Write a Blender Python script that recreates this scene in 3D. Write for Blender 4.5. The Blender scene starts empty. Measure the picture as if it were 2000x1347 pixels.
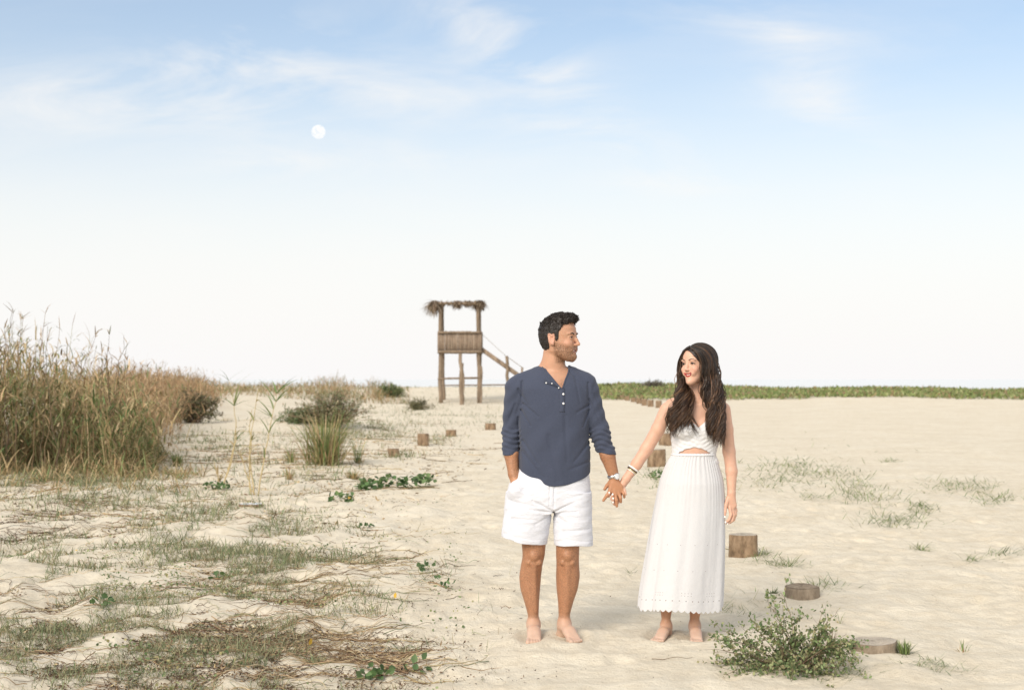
import bpy, math
import numpy as np

# ------------------------------------------------------------------ camera, world, sun, exposure
SC = bpy.context.scene
COL = SC.collection
F, HZ, CX, CAMH = 2722.0, 740.0, 1000.0, 1.45      # lens in photo pixels, eye level, centre, camera height
cam_d = bpy.data.cameras.new("camera")
cam = bpy.data.objects.new("camera", cam_d); COL.objects.link(cam)
cam.location = (0, 0, CAMH); cam.rotation_euler = (math.radians(90), 0, 0)
cam_d.sensor_width = 36.0; cam_d.lens = F*36.0/2000.0
cam_d.shift_y = (HZ-673.5)/2000.0
cam_d.clip_start = 0.1; cam_d.clip_end = 20000
cam_d.dof.use_dof = True; cam_d.dof.focus_distance = 7.75; cam_d.dof.aperture_fstop = 4.0
SC.camera = cam

SUN_EL, SUN_AZ = 33.0, 212.0        # degrees; azimuth clockwise from +Y: behind the camera, a little left
wd = bpy.data.worlds.new("World"); SC.world = wd; wd.use_nodes = True
nt = wd.node_tree; N, L = nt.nodes, nt.links
for n in list(N): N.remove(n)
def nn(t, **k):
    n = N.new(t)
    for a, b in k.items(): setattr(n, a, b)
    return n
def mth(op, a, b=None, c=None, clamp=False):
    n = nn('ShaderNodeMath', operation=op, use_clamp=clamp)
    for i, v in enumerate((a, b, c)):
        if v is None: continue
        if isinstance(v, (int, float)): n.inputs[i].default_value = v
        else: L.new(v, n.inputs[i])
    return n.outputs[0]
def mixc(fac, a, b):
    n = nn('ShaderNodeMix', data_type='RGBA')
    for s, v in ((n.inputs[0], fac), (n.inputs[6], a), (n.inputs[7], b)):
        if isinstance(v, (int, float)): s.default_value = v
        elif isinstance(v, tuple): s.default_value = (*v, 1)
        else: L.new(v, s)
    return n.outputs[2]
tc = nn('ShaderNodeTexCoord'); nrm = nn('ShaderNodeVectorMath', operation='NORMALIZE')
L.new(tc.outputs['Generated'], nrm.inputs[0])
sep = nn('ShaderNodeSeparateXYZ'); L.new(nrm.outputs[0], sep.inputs[0])
sky = nn('ShaderNodeTexSky', sky_type='NISHITA'); sky.sun_disc = False
sky.sun_elevation = math.radians(SUN_EL); sky.sun_rotation = math.radians(SUN_AZ)
sky.air_density = 1.0; sky.dust_density = 0.6; sky.ozone_density = 1.5
skm = nn('ShaderNodeVectorMath', operation='MULTIPLY'); L.new(sky.outputs[0], skm.inputs[0])
skm.inputs[1].default_value = (0.93, 1.08, 1.14)
# cloud sheet: direction projected on a flat layer so wisps stretch towards the horizon
zz = mth('ADD', mth('MAXIMUM', sep.outputs[2], 0.0), 0.40)
px_ = mth('DIVIDE', sep.outputs[0], zz); py_ = mth('DIVIDE', sep.outputs[1], zz)
cmb = nn('ShaderNodeCombineXYZ'); L.new(px_, cmb.inputs[0]); L.new(py_, cmb.inputs[1]); cmb.inputs[2].default_value = 3.7
mp = nn('ShaderNodeMapping'); L.new(cmb.outputs[0], mp.inputs[0])
mp.inputs['Rotation'].default_value = (0, 0, math.radians(40)); mp.inputs['Scale'].default_value = (0.9, 2.0, 1)
nz = nn('ShaderNodeTexNoise'); L.new(mp.outputs[0], nz.inputs['Vector'])
nz.inputs['Scale'].default_value = 4.2; nz.inputs['Detail'].default_value = 10; nz.inputs['Roughness'].default_value = 0.60
nz.inputs['Distortion'].default_value = 0.5
nz2 = nn('ShaderNodeTexNoise'); L.new(cmb.outputs[0], nz2.inputs['Vector'])
nz2.inputs['Scale'].default_value = 1.6; nz2.inputs['Detail'].default_value = 5
# cloud banks by compass bearing and height above the horizon (tangents)
ysafe = mth('MAXIMUM', sep.outputs[1], 0.05); tx_ = mth('DIVIDE', sep.outputs[0], ysafe); tz_ = mth('DIVIDE', sep.outputs[2], ysafe)
bank = None
for bx, by, sx_, sy_, an, am in ((190, 190, 330, 62, 0, 1.0), (420, 120, 190, 55, -12, .75), (1050, 135, 280, 60, 36, .75), (950, 50, 150, 60, 20, .6), (1600, 190, 190, 75, 48, .7), (1540, 60, 240, 50, 8, .5), (750, 180, 360, 90, 4, .5), (520, 315, 130, 26, 0, .7), (1150, 260, 240, 36, 8, .45), (1330, 355, 170, 24, 0, .6), (900, 310, 160, 24, 0, .4)):
    ca, sa = math.cos(math.radians(-an)), math.sin(math.radians(-an)); dx = mth('SUBTRACT', tx_, (bx-CX)/F); dz = mth('SUBTRACT', tz_, (HZ-by)/F)
    a1 = mth('ADD', mth('MULTIPLY', dx, ca*F/sx_), mth('MULTIPLY', dz, sa*F/sx_)); a2 = mth('ADD', mth('MULTIPLY', dx, -sa*F/sy_), mth('MULTIPLY', dz, ca*F/sy_))
    g = mth('MULTIPLY', mth('EXPONENT', mth('MULTIPLY', mth('ADD', mth('POWER', a1, 2.0), mth('POWER', a2, 2.0)), -1.0)), am)
    bank = g if bank is None else mth('ADD', bank, g)
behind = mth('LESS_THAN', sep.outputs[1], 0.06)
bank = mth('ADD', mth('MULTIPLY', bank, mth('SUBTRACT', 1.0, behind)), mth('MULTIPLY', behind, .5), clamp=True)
wisp = mth('MULTIPLY', mth('SUBTRACT', nz.outputs[0], 0.41), 3.6, clamp=True)
cl = mth('MULTIPLY', wisp, mth('ADD', mth('MULTIPLY', bank, 1.05), mth('MULTIPLY', mth('SUBTRACT', nz2.outputs[0], 0.42), 1.1, clamp=True)), clamp=True)
hz = nn('ShaderNodeValToRGB'); L.new(sep.outputs[2], hz.inputs[0])
cr = hz.color_ramp; cr.interpolation = 'B_SPLINE'
cr.elements[0].position = 0.0; cr.elements[0].color = (1, 1, 1, 1)
cr.elements[1].position = 0.60; cr.elements[1].color = (.85, .85, .85, 1)  # overhead, out of view: white cloud cover added to boost the fill light
for p, v in ((0.04, .97), (0.09, .88), (0.14, .70), (0.19, .46), (0.25, .20), (.36, .30)):
    e = cr.elements.new(p); e.color = (v, v, v, 1)
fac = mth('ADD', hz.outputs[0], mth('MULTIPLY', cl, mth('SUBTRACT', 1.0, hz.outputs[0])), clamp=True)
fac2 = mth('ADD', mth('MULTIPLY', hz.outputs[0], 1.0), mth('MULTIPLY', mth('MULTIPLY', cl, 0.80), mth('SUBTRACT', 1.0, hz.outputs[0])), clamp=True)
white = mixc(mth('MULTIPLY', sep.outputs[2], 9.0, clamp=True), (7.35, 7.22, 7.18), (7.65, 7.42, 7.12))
out = nn('ShaderNodeOutputWorld'); bg = nn('ShaderNodeBackground')
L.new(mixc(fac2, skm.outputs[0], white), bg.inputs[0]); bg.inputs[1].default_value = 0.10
L.new(bg.outputs[0], out.inputs[0])

sun_d = bpy.data.lights.new("sun", 'SUN'); sun = bpy.data.objects.new("sun", sun_d); COL.objects.link(sun)
sun_d.energy = 2.5; sun_d.angle = math.radians(30); sun_d.color = (1.0, 0.90, 0.77)
az, el = math.radians(SUN_AZ), math.radians(SUN_EL)
from mathutils import Vector
sdir = Vector((math.sin(az)*math.cos(el), math.cos(az)*math.cos(el), math.sin(el)))
sun.rotation_euler = sdir.to_track_quat('Z', 'Y').to_euler()
SC.view_settings.view_transform = 'Standard'; SC.view_settings.look = 'None'
SC.view_settings.gamma = 1.0; SC.view_settings.exposure = 0.40; SC.view_settings.use_curve_mapping = False
SC.render.engine = 'CYCLES'

# ------------------------------------------------------------------ helpers
rng = np.random.default_rng(11)
U = rng.uniform
def hash2(ix, iy, s):
    h = (ix.astype(np.int64)*374761393 + iy.astype(np.int64)*668265263 + s*1442695041) & 0xffffffff
    h = ((h ^ (h >> 13))*1274126177) & 0xffffffff
    return ((h ^ (h >> 16)) & 0xffff)/65535.0
def vnoise(x, y, s=0):
    ix, iy = np.floor(x), np.floor(y); fx, fy = x-ix, y-iy
    fx = fx*fx*(3-2*fx); fy = fy*fy*(3-2*fy)
    a, b = hash2(ix, iy, s), hash2(ix+1, iy, s); c, d = hash2(ix, iy+1, s), hash2(ix+1, iy+1, s)
    return (a*(1-fx)+b*fx)*(1-fy) + (c*(1-fx)+d*fx)*fy - 0.5
def sstep(a, b, x):
    t = np.clip((x-a)/(b-a), 0, 1); return t*t*(3-2*t)
FEET = [(0.125, 7.72), (0.315, 7.72), (0.85, 7.72), (1.02, 7.72)]
_gy = [-50, 0, 30, 44, 52, 58, 63, 70, 78, 86, 100, 130, 170, 400]
_gz = [0, 0, 0.0, .06, .14, .24, .39, .66, .98, .95, .2, -2.5, -4.2, -12]
def macro(x, y):
    z = np.interp(y, _gy, _gz)
    z = z + 0.05*np.sin(x*0.11+1.0)*sstep(25, 60, y)*sstep(120, 80, y)
    z = z - (0.16*sstep(6, 14, x)+.05*np.sin(x*.5))*sstep(66, 80, y)*sstep(110, 90, y)*sstep(2, 6, x)
    z = z + 0.30*np.exp(-((x+6.2)/1.9)**2-((y-39.5)/2.2)**2)            # mound under the shrub
    z = z + 0.35*sstep(-6, -12, x)*sstep(24, 40, y)*sstep(90, 60, y)     # left dune
    return z
def prints(x, y):
    cs = .46; ix, iy = np.floor(x/cs), np.floor(y/cs); o_ = np.zeros_like(x)
    for a in (-1, 0, 1):
        for b in (-1, 0, 1):
            jx, jy = ix+a, iy+b; h1, h2, h3, h4 = (hash2(jx, jy, 90+k) for k in range(4))
            cx_, cy_ = (jx+.15+.7*h1)*cs, (jy+.15+.7*h2)*cs; an = (h3-.5)*1.8; dx, dy = x-cx_, y-cy_
            u, v = dx*np.cos(an)+dy*np.sin(an), -dx*np.sin(an)+dy*np.cos(an); d = np.sqrt((u/.058)**2+(v/.125)**2)
            o_ += np.where(h4 < .6, 1, 0)*(.6+.6*h2)*(-.020*np.exp(-d**2.6)+.008*np.exp(-((d-1.45)/.4)**2))
    return o_
def micro(x, y):
    near = sstep(45, 14, y)
    lf = sstep(0.2, -1.2, x)
    m = 0.050*vnoise(x*0.9+y*.2, y*0.8, 1)*near
    m = m + (0.036+0.026*lf)*vnoise(x*3.1, y*2.6, 2)*near
    m = m + (0.020+.016*lf)*vnoise(x*6.7, y*6.1, 3)*near + 0.014*vnoise(x*14.3, y*13.1, 4)*near
    r = np.abs(vnoise(x*2.2+1.3*vnoise(x*1.1, y*1.2, 8), y*4.2, 5))        # wind and foot ridges
    m = m + 0.034*(0.25-r)*near
    m = m + lf*(0.030*vnoise(x*5.1+3, y*4.4, 9)+.05*(.2-np.abs(vnoise(x*3.3, y*2.7, 10))))*sstep(25, 12, y)
    m = m + 0.25*vnoise(x*.09, y*.11, 6)*sstep(14, 40, y)*sstep(95, 70, y)*0.6
    m = m + 0.14*vnoise(x*.4, y*.35, 7)*sstep(16, 30, y)*sstep(90, 60, y)*(0.35+0.65*sstep(6, -4, x))
    m = m + prints(x, y)*sstep(24, 15, y)
    for fx, fy in FEET:
        g = np.exp(-((x-fx)/0.16)**2-((y-fy)/0.22)**2)
        m = m*(1-0.85*g)
        d = np.sqrt(((x-fx)/.10)**2+((y-fy)/.17)**2)
        m = m + 0.022*np.exp(-((d-1.3)/.35)**2)+.014*np.exp(-((x-fx)/.07)**2-((y-fy+.12)/.08)**2)
    return m
def G(x, y):
    x = np.asarray(x, float); y = np.asarray(y, float); return macro(x, y)+micro(x, y)
def gp(px, py, full=True):
    """ground point seen at photo pixel (px,py): walks out along the sight line"""
    ys = np.linspace(4.5, 100, 9000)
    xs = (px-CX)*ys/F; zr = CAMH-(py-HZ)*ys/F
    k = np.nonzero(zr <= macro(xs, ys))[0]
    Y = ys[k[0]] if len(k) else 75.0
    x = (px-CX)*Y/F
    return np.array([x, Y, float(G(x, Y)) if full else float(macro(x, Y))])
def W(px, py, Y=7.8): return np.array([(px-CX)*Y/F, Y, CAMH-(py-HZ)*Y/F])

def mesh_obj(name, V, Fq, mat, parent=None, origin=None, cols=None, masks=None, smooth=True, uv=None):
    V = np.asarray(V, np.float64).copy()
    if parent is not None: org = np.array(parent['_o'])
    else: org = np.array(origin if origin is not None else (0, 0, 0), float)
    V -= org
    me = bpy.data.meshes.new(name)
    if isinstance(Fq, np.ndarray) and Fq.ndim == 2:
        k = Fq.shape[1]; n = len(Fq)
        me.vertices.add(len(V)); me.vertices.foreach_set('co', V.astype(np.float32).ravel())
        me.loops.add(n*k); me.loops.foreach_set('vertex_index', Fq.astype(np.int32).ravel())
        me.polygons.add(n); me.polygons.foreach_set('loop_start', np.arange(0, n*k, k, dtype=np.int32))
        try: me.polygons.foreach_set('loop_total', np.full(n, k, dtype=np.int32))
        except Exception: pass
        me.update(calc_edges=True)
    else:
        me.from_pydata([tuple(v) for v in V], [], [tuple(int(i) for i in f) for f in Fq])
    if smooth: me.polygons.foreach_set('use_smooth', np.ones(len(me.polygons), dtype=bool))
    if cols is not None:
        a = me.color_attributes.new('Col', 'FLOAT_COLOR', 'POINT')
        c = np.ones((len(V), 4), np.float32); c[:, :3] = cols; a.data.foreach_set('color', c.ravel())
    if masks is not None:
        a = me.attributes.new('Mask', 'FLOAT', 'POINT'); a.data.foreach_set('value', np.asarray(masks, np.float32))
    if uv is not None:
        l = me.uv_layers.new(name='UVMap'); vi = np.zeros(len(me.loops), np.int32); me.loops.foreach_get('vertex_index', vi)
        l.data.foreach_set('uv', np.asarray(uv, np.float32)[vi].ravel())
    me.materials.append(mat); me.update()
    o = bpy.data.objects.new(name, me); COL.objects.link(o)
    if parent is not None: o.parent = parent
    else: o.location = tuple(org)
    o['_o'] = [float(v) for v in org]
    return o
def empty(name, loc):
    o = bpy.data.objects.new(name, None); COL.objects.link(o); o.location = tuple(float(v) for v in loc)
    o['_o'] = [float(v) for v in loc]; o.empty_display_size = .1
    return o
def tag(o, label=None, cat=None, group=None, kind=None):
    for k, v in (('label', label), ('category', cat), ('group', group), ('kind', kind)):
        if v: o[k] = v
    return o

class Acc:
    """collects quads into one mesh"""
    def __init__(s): s.V, s.Q, s.C, s.n = [], [], [], 0
    def add(s, V, Q, C):
        V = np.asarray(V, float).reshape(-1, 3); Q = np.asarray(Q, int).reshape(-1, 4)
        C = np.broadcast_to(np.asarray(C, float), V.shape)
        s.V.append(V); s.Q.append(Q+s.n); s.C.append(C); s.n += len(V)
    def build(s, name, mat, parent=None, origin=None, smooth=True):
        V, Q, C = np.concatenate(s.V), np.concatenate(s.Q), np.concatenate(s.C)
        return mesh_obj(name, V, Q, mat, parent, origin, cols=C, smooth=smooth)
    def ribbons(s, P, side, w, cols):
        """P (n,k,3) spines, side (n,3) width direction, w (n,k) half widths, cols (n,3) or (n,k,3)"""
        n, k, _ = P.shape
        A = P-side[:, None, :]*w[..., None]; B = P+side[:, None, :]*w[..., None]
        V = np.stack([A, B], 2).reshape(-1, 3)
        i = np.arange(n)[:, None]*2*k + np.arange(k-1)[None, :]*2
        Q = np.stack([i, i+1, i+3, i+2], -1).reshape(-1, 4)
        if cols.ndim == 2: cols = np.repeat(cols[:, None, :], k, 1)
        s.add(V, Q, np.repeat(cols[:, :, None, :], 2, 2).reshape(-1, 3))
    def tubes(s, P, r, cols, sides=5):
        """P (n,k,3), r (n,k)"""
        n, k, _ = P.shape
        T = np.gradient(P, axis=1); T /= np.linalg.norm(T, axis=2, keepdims=True)+1e-9
        ref = np.where(np.abs(T[..., 2:3]) > .9, np.array([1., 0, 0]), np.array([0, 0, 1.]))
        A = np.cross(T, ref); A /= np.linalg.norm(A, axis=2, keepdims=True)+1e-9; B = np.cross(T, A)
        th = np.arange(sides)*2*math.pi/sides
        V = P[:, :, None, :] + r[:, :, None, None]*(A[:, :, None, :]*np.cos(th)[None, None, :, None]+B[:, :, None, :]*np.sin(th)[None, None, :, None])
        base = np.arange(n)[:, None, None]*k*sides + np.arange(k-1)[None, :, None]*sides
        j = np.arange(sides)[None, None, :]; j2 = (j+1) % sides
        Q = np.stack([base+j, base+j2, base+sides+j2, base+sides+j], -1).reshape(-1, 4)
        if cols.ndim == 2: cols = np.repeat(cols[:, None, :], k, 1)
        s.add(V.reshape(-1, 3), Q, np.repeat(cols[:, :, None, :], sides, 2).reshape(-1, 3))
        # end caps as degenerate-free fans are skipped for hair-thin tubes; thick ones use capped()
    def leaves(s, C, d, nrm_, ln, wd_, cols, fold=.25):
        """C base points (n,3), d direction, nrm_ normal: pointed oval leaves of 6 verts, folded along the rib"""
        d = d/(np.linalg.norm(d, axis=1, keepdims=True)+1e-9)
        sd = np.cross(d, nrm_); sd /= np.linalg.norm(sd, axis=1, keepdims=True)+1e-9
        up = np.cross(sd, d)
        ln = ln[:, None]; wd_ = wd_[:, None]
        p0 = C; p3 = C+d*ln; m1 = C+d*ln*.35-up*ln*.03; m2 = C+d*ln*.72-up*ln*.04
        a1 = m1+sd*wd_+up*wd_*fold; b1 = m1-sd*wd_+up*wd_*fold
        a2 = m2+sd*wd_*.75+up*wd_*fold; b2 = m2-sd*wd_*.75+up*wd_*fold
        V = np.stack([p0, a1, b1, m1, a2, b2, m2, p3], 1).reshape(-1, 3)
        i = np.arange(len(C))[:, None]*8
        Q = np.concatenate([i+np.array([[0, 3, 1, 0]])*0+np.array([[1, 0, 3, 3]])*0+np.array([[0, 1, 4, 3]]),
                            i+np.array([[0, 3, 5, 2]]), i+np.array([[3, 4, 7, 6]]), i+np.array([[3, 6, 7, 5]])], 0)
        s.add(V, Q, np.repeat(cols[:, None, :], 8, 1).reshape(-1, 3))

def blades(acc, B, head, ln, w, lean, curve, cols, k=5, tipdark=None):
    """curved grass blades: B (n,3) bases, head heading angle, lean start tilt from vertical, curve extra tilt at tip"""
    n = len(B); t = np.linspace(0, 1, k)
    ang = lean[:, None]+curve[:, None]*t[None, :]
    dz = np.cos(ang); dh = np.sin(ang)
    seg = (ln/(k-1))[:, None]
    H = np.concatenate([np.zeros((n, 1)), np.cumsum(dh[:, :-1]*seg, 1)], 1)
    Z = np.concatenate([np.zeros((n, 1)), np.cumsum(dz[:, :-1]*seg, 1)], 1)
    P = B[:, None, :]+np.stack([H*np.cos(head)[:, None], H*np.sin(head)[:, None], Z], -1)
    a2 = head+math.pi/2+U(-.5, .5, n)
    side = np.stack([np.cos(a2), np.sin(a2), np.zeros(n)], -1)
    prof = np.array([np.interp(tt, [0, .15, .6, 1], [.7, 1, .8, .06]) for tt in t])
    acc.ribbons(P, side, w[:, None]*prof[None, :], cols)
    return P
def pick(pal, n, jit=.18):
    pal = np.array(pal); c = pal[rng.integers(0, len(pal), n)]
    return np.clip(c*(1+U(-jit, jit, (n, 1)))*(1+U(-.05, .05, (n, 3))), 0.004, 1)

# ------------------------------------------------------------------ materials
def mat_new(name):
    m = bpy.data.materials.new(name); m.use_nodes = True
    t = m.node_tree; b = t.nodes['Principled BSDF']
    return m, t, b
def bump(t, b, height, strength=.4, dist=.01):
    n = t.nodes.new('ShaderNodeBump'); n.inputs['Strength'].default_value = strength; n.inputs['Distance'].default_value = dist
    t.links.new(height, n.inputs['Height']); t.links.new(n.outputs[0], b.inputs['Normal']); return n
def tnoise(t, scale, detail=3, coord='Object', sc=None, rough=.55):
    c = t.nodes.new('ShaderNodeTexCoord'); n = t.nodes.new('ShaderNodeTexNoise')
    n.inputs['Scale'].default_value = scale; n.inputs['Detail'].default_value = detail; n.inputs['Roughness'].default_value = rough
    src = c.outputs[coord]
    if sc:
        mpn = t.nodes.new('ShaderNodeMapping'); mpn.inputs['Scale'].default_value = sc; t.links.new(src, mpn.inputs[0]); src = mpn.outputs[0]
    t.links.new(src, n.inputs['Vector']); return n.outputs[0]
def tramp(t, src, stops):
    r = t.nodes.new('ShaderNodeValToRGB'); t.links.new(src, r.inputs[0]); e = r.color_ramp
    e.elements[0].position = stops[0][0]; e.elements[0].color = (*stops[0][1], 1)
    e.elements[1].position = stops[-1][0]; e.elements[1].color = (*stops[-1][1], 1)
    for p, c in stops[1:-1]:
        k = e.elements.new(p); k.color = (*c, 1)
    return r.outputs[0]
def tmix(t, fac, a, b, mode='MIX'):
    n = t.nodes.new('ShaderNodeMix'); n.data_type = 'RGBA'; n.blend_type = mode
    for s, v in ((n.inputs[0], fac), (n.inputs[6], a), (n.inputs[7], b)):
        if isinstance(v, (int, float)): s.default_value = v
        elif isinstance(v, tuple): s.default_value = (*v, 1)
        else: t.links.new(v, s)
    return n.outputs[2]
def tattr(t, name, out='Color'):
    n = t.nodes.new('ShaderNodeAttribute'); n.attribute_name = name; return n.outputs[out]
def tmath(t, op, a, b=None, clamp=False):
    n = t.nodes.new('ShaderNodeMath'); n.operation = op; n.use_clamp = clamp
    for i, v in enumerate((a, b)):
        if v is None: continue
        if isinstance(v, (int, float)): n.inputs[i].default_value = v
        else: t.links.new(v, n.inputs[i])
    return n.outputs[0]

def m_sand():
    m, t, b = mat_new('sand'); b.inputs['Roughness'].default_value = .95; b.inputs['Specular IOR Level'].default_value = .15
    n1 = tnoise(t, .9, 5); n2 = tnoise(t, 260, 2); n3 = tnoise(t, 7, 6)
    c = tramp(t, n1, [(.3, (.66, .59, .465)), (.5, (.71, .645, .52)), (.7, (.75, .695, .58))])
    c = tmix(t, .30, c, tramp(t, n3, [(.35, (.50, .42, .31)), (.6, (.72, .66, .55))]))
    g = tramp(t, n2, [(.30, (.72, .68, .62)), (.5, (1, 1, 1)), (.72, (1.0, 1.0, 1.0))])
    c = tmix(t, .6, c, g, 'MULTIPLY'); t.links.new(c, b.inputs['Base Color'])
    h = tmath(t, 'ADD', tmath(t, 'MULTIPLY', tnoise(t, 22, 6, rough=.65), .8), tmath(t, 'MULTIPLY', n2, .10))
    bump(t, b, h, .7, .04); return m
def m_veg(name, trans=.25, rough=.6):
    m, t, b = mat_new(name); b.inputs['Roughness'].default_value = rough; b.inputs['Specular IOR Level'].default_value = .3
    c = tattr(t, 'Col'); c = tmix(t, .5, c, tramp(t, tnoise(t, 40, 2), [(.3, (.7, .7, .7)), (.7, (1.15, 1.15, 1.1))]), 'MULTIPLY')
    t.links.new(c, b.inputs['Base Color'])
    if trans:
        tr = t.nodes.new('ShaderNodeBsdfTranslucent'); t.links.new(c, tr.inputs[0]); mx = t.nodes.new('ShaderNodeMixShader')
        mx.inputs[0].default_value = trans; o = t.nodes['Material Output']
        t.links.new(b.outputs[0], mx.inputs[1]); t.links.new(tr.outputs[0], mx.inputs[2]); t.links.new(mx.outputs[0], o.inputs[0])
    return m
def m_skin(name, haircol):
    m, t, b = mat_new(name); b.inputs['Roughness'].default_value = .48; b.inputs['Specular IOR Level'].default_value = .35
    b.inputs['Subsurface Weight'].default_value = .12; b.inputs['Subsurface Radius'].default_value = (.9, .35, .2); b.inputs['Subsurface Scale'].default_value = .012
    c = tattr(t, 'Col'); c = tmix(t, .35, c, tramp(t, tnoise(t, 28, 4), [(.3, (.82, .76, .74)), (.7, (1.12, 1.08, 1.05))]), 'MULTIPLY')
    hm = tattr(t, 'Mask', 'Fac')
    hn = tramp(t, tnoise(t, 230, 3, sc=(1.5, 1.5, .6)), [(.40, (0, 0, 0)), (.60, (1, 1, 1))])
    f = tmath(t, 'MULTIPLY', hm, hn, True); c = tmix(t, f, c, haircol); t.links.new(c, b.inputs['Base Color'])
    bump(t, b, tnoise(t, 120, 3), .12, .004); return m
def m_cloth(name, col, col2, scale=900, rough=.85, wr=(10, .5, .02), wsc=None):
    m, t, b = mat_new(name); b.inputs['Roughness'].default_value = rough; b.inputs['Specular IOR Level'].default_value = .2
    b.inputs['Sheen Weight'].default_value = .15
    c = tramp(t, tnoise(t, scale, 2), [(.3, col), (.7, col2)]); t.links.new(c, b.inputs['Base Color'])
    h = tmath(t, 'ADD', tnoise(t, wr[0], 3, sc=wsc), tmath(t, 'MULTIPLY', tnoise(t, scale*.6, 2), .03))
    bump(t, b, h, wr[1], wr[2]); return m
def m_plain(name, col, rough=.5, metal=0, nsc=60, amt=.2):
    m, t, b = mat_new(name); b.inputs['Roughness'].default_value = rough; b.inputs['Metallic'].default_value = metal
    lo = tuple(v*(1-amt) for v in col); hi = tuple(min(1, v*(1+amt)) for v in col)
    t.links.new(tramp(t, tnoise(t, nsc, 3), [(.3, lo), (.7, hi)]), b.inputs['Base Color']); return m
def m_hair(name, rough=.38):
    m, t, b = mat_new(name); b.inputs['Roughness'].default_value = rough; b.inputs['Specular IOR Level'].default_value = .45
    c = tmix(t, .6, tattr(t, 'Col'), tramp(t, tnoise(t, 220, 2, sc=(1, 1, .15)), [(.3, (.55, .55, .55)), (.7, (1.3, 1.25, 1.2))]), 'MULTIPLY')
    t.links.new(c, b.inputs['Base Color']); bump(t, b, tnoise(t, 260, 2, sc=(1, 1, .12)), .5, .004); return m
def m_bark(name, a, bcol, dark, zs=.25, sc=28):
    m, t, b = mat_new(name); b.inputs['Roughness'].default_value = .92; b.inputs['Specular IOR Level'].default_value = .15
    c = tramp(t, tnoise(t, sc, 6, sc=(1, 1, zs), rough=.7), [(.28, dark), (.45, a), (.70, bcol)])
    c = tmix(t, .5, c, tramp(t, tnoise(t, 6, 3), [(.35, (.72, .70, .68)), (.65, (1.2, 1.12, 1.05))]), 'MULTIPLY')
    t.links.new(c, b.inputs['Base Color']); bump(t, b, tnoise(t, sc*1.3, 6, sc=(1, 1, zs), rough=.7), .8, .02); return m
def m_vcol(name, rough=.9):
    m, t, b = mat_new(name); b.inputs['Roughness'].default_value = rough; b.inputs['Specular IOR Level'].default_value = .2
    c = tmix(t, .6, tattr(t, 'Col'), tramp(t, tnoise(t, 30, 5), [(.3, (.7, .7, .7)), (.7, (1.2, 1.18, 1.15))]), 'MULTIPLY')
    t.links.new(c, b.inputs['Base Color']); bump(t, b, tnoise(t, 60, 4), .5, .01); return m
M = {}
M['sand'] = m_sand(); M['leaf'] = m_veg('leaf'); M['grass'] = m_veg('grass', .2, .75); M['dry'] = m_veg('dry_grass', .15, .85)
M['twig'] = m_vcol('twig'); M['bark'] = m_bark('bark', (.22, .155, .10), (.42, .31, .21), (.05, .035, .025), .45, 14); M['greybark'] = m_bark('grey_wood', (.27, .22, .165), (.38, .32, .25), (.12, .095, .07), .5, 26)
M['cutwood'] = m_bark('cut_wood', (.48, .43, .36), (.58, .54, .47), (.30, .25, .2), 1, 40)
M['pole'] = m_bark('weathered_pole', (.24, .185, .135), (.34, .275, .21), (.13, .10, .07), .15, 9)
M['plank'] = m_bark('weathered_plank', (.26, .20, .15), (.40, .33, .26), (.13, .095, .07), .08, 7)

# ------------------------------------------------------------------ ground, sea, moon
def graded(a, b, f0, g):
    v = [a]
    while v[-1] < b: v.append(v[-1]+max(f0, g(v[-1])))
    return np.array(v)
ys = graded(4.2, 400, .02, lambda v: v*.0034 if v < 60 else v*.008)
ys = np.concatenate([[-400, -60, -10, 0, 2, 3.4], ys])
h = graded(0, 5, .028, lambda v: 0); h2 = graded(h[-1], 400, .04, lambda v: v*.018)[1:]
xr = np.concatenate([h, h2]); xs = np.concatenate([-xr[:0:-1], xr])
XX, YY = np.meshgrid(xs, ys, indexing='ij'); ZZ = G(XX, YY)
nx, ny = XX.shape; idx = np.arange(nx*ny).reshape(nx, ny)
Q = np.stack([idx[:-1, :-1], idx[1:, :-1], idx[1:, 1:], idx[:-1, 1:]], -1).reshape(-1, 4)
o = mesh_obj('ground', np.stack([XX, YY, ZZ], -1).reshape(-1, 3), Q, M['sand']); tag(o, 'pale beach sand with footprints and low dunes', kind='structure')
m, t, b = mat_new('sea_water'); b.inputs['Base Color'].default_value = (.62, .68, .72, 1); b.inputs['Roughness'].default_value = .12
bump(t, b, tnoise(t, .5, 4), .05, .05); M['sea'] = m
o = mesh_obj('sea', [(-9000, 115, -1.6), (9000, 115, -1.6), (9000, 14000, -1.6), (-9000, 14000, -1.6)], [(0, 1, 2, 3)], M['sea'], smooth=False)
tag(o, 'pale sea beyond the dunes', kind='structure')

def uvsphere(c, r, nu=24, nv=14):
    th = np.linspace(0, 2*math.pi, nu, endpoint=False); ph = np.linspace(0.02, math.pi-.02, nv)
    V = np.stack([np.outer(np.sin(ph), np.cos(th)), np.outer(np.sin(ph), np.sin(th)), np.outer(np.cos(ph), np.ones(nu))], -1)
    V = V*np.asarray(r)+np.asarray(c); i = np.arange(nu*nv).reshape(nv, nu)
    Qs = np.stack([i[:-1], i[1:], np.roll(i[1:], -1, 1), np.roll(i[:-1], -1, 1)], -1).reshape(-1, 4)
    return V.reshape(-1, 3), Qs
m, t, b = mat_new('moon_surface'); em = t.nodes.new('ShaderNodeEmission')
t.links.new(tramp(t, tnoise(t, .12, 4), [(.38, (.66, .70, .74)), (.58, (.80, .80, .795))]), em.inputs[0]); em.inputs[1].default_value = 1.0
t.links.new(em.outputs[0], t.nodes['Material Output'].inputs[0]); M['moon'] = m
mc = W(622, 258, 4000.0); V, Qs = uvsphere(mc, 4000*13.5/F, 40, 24)
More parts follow.
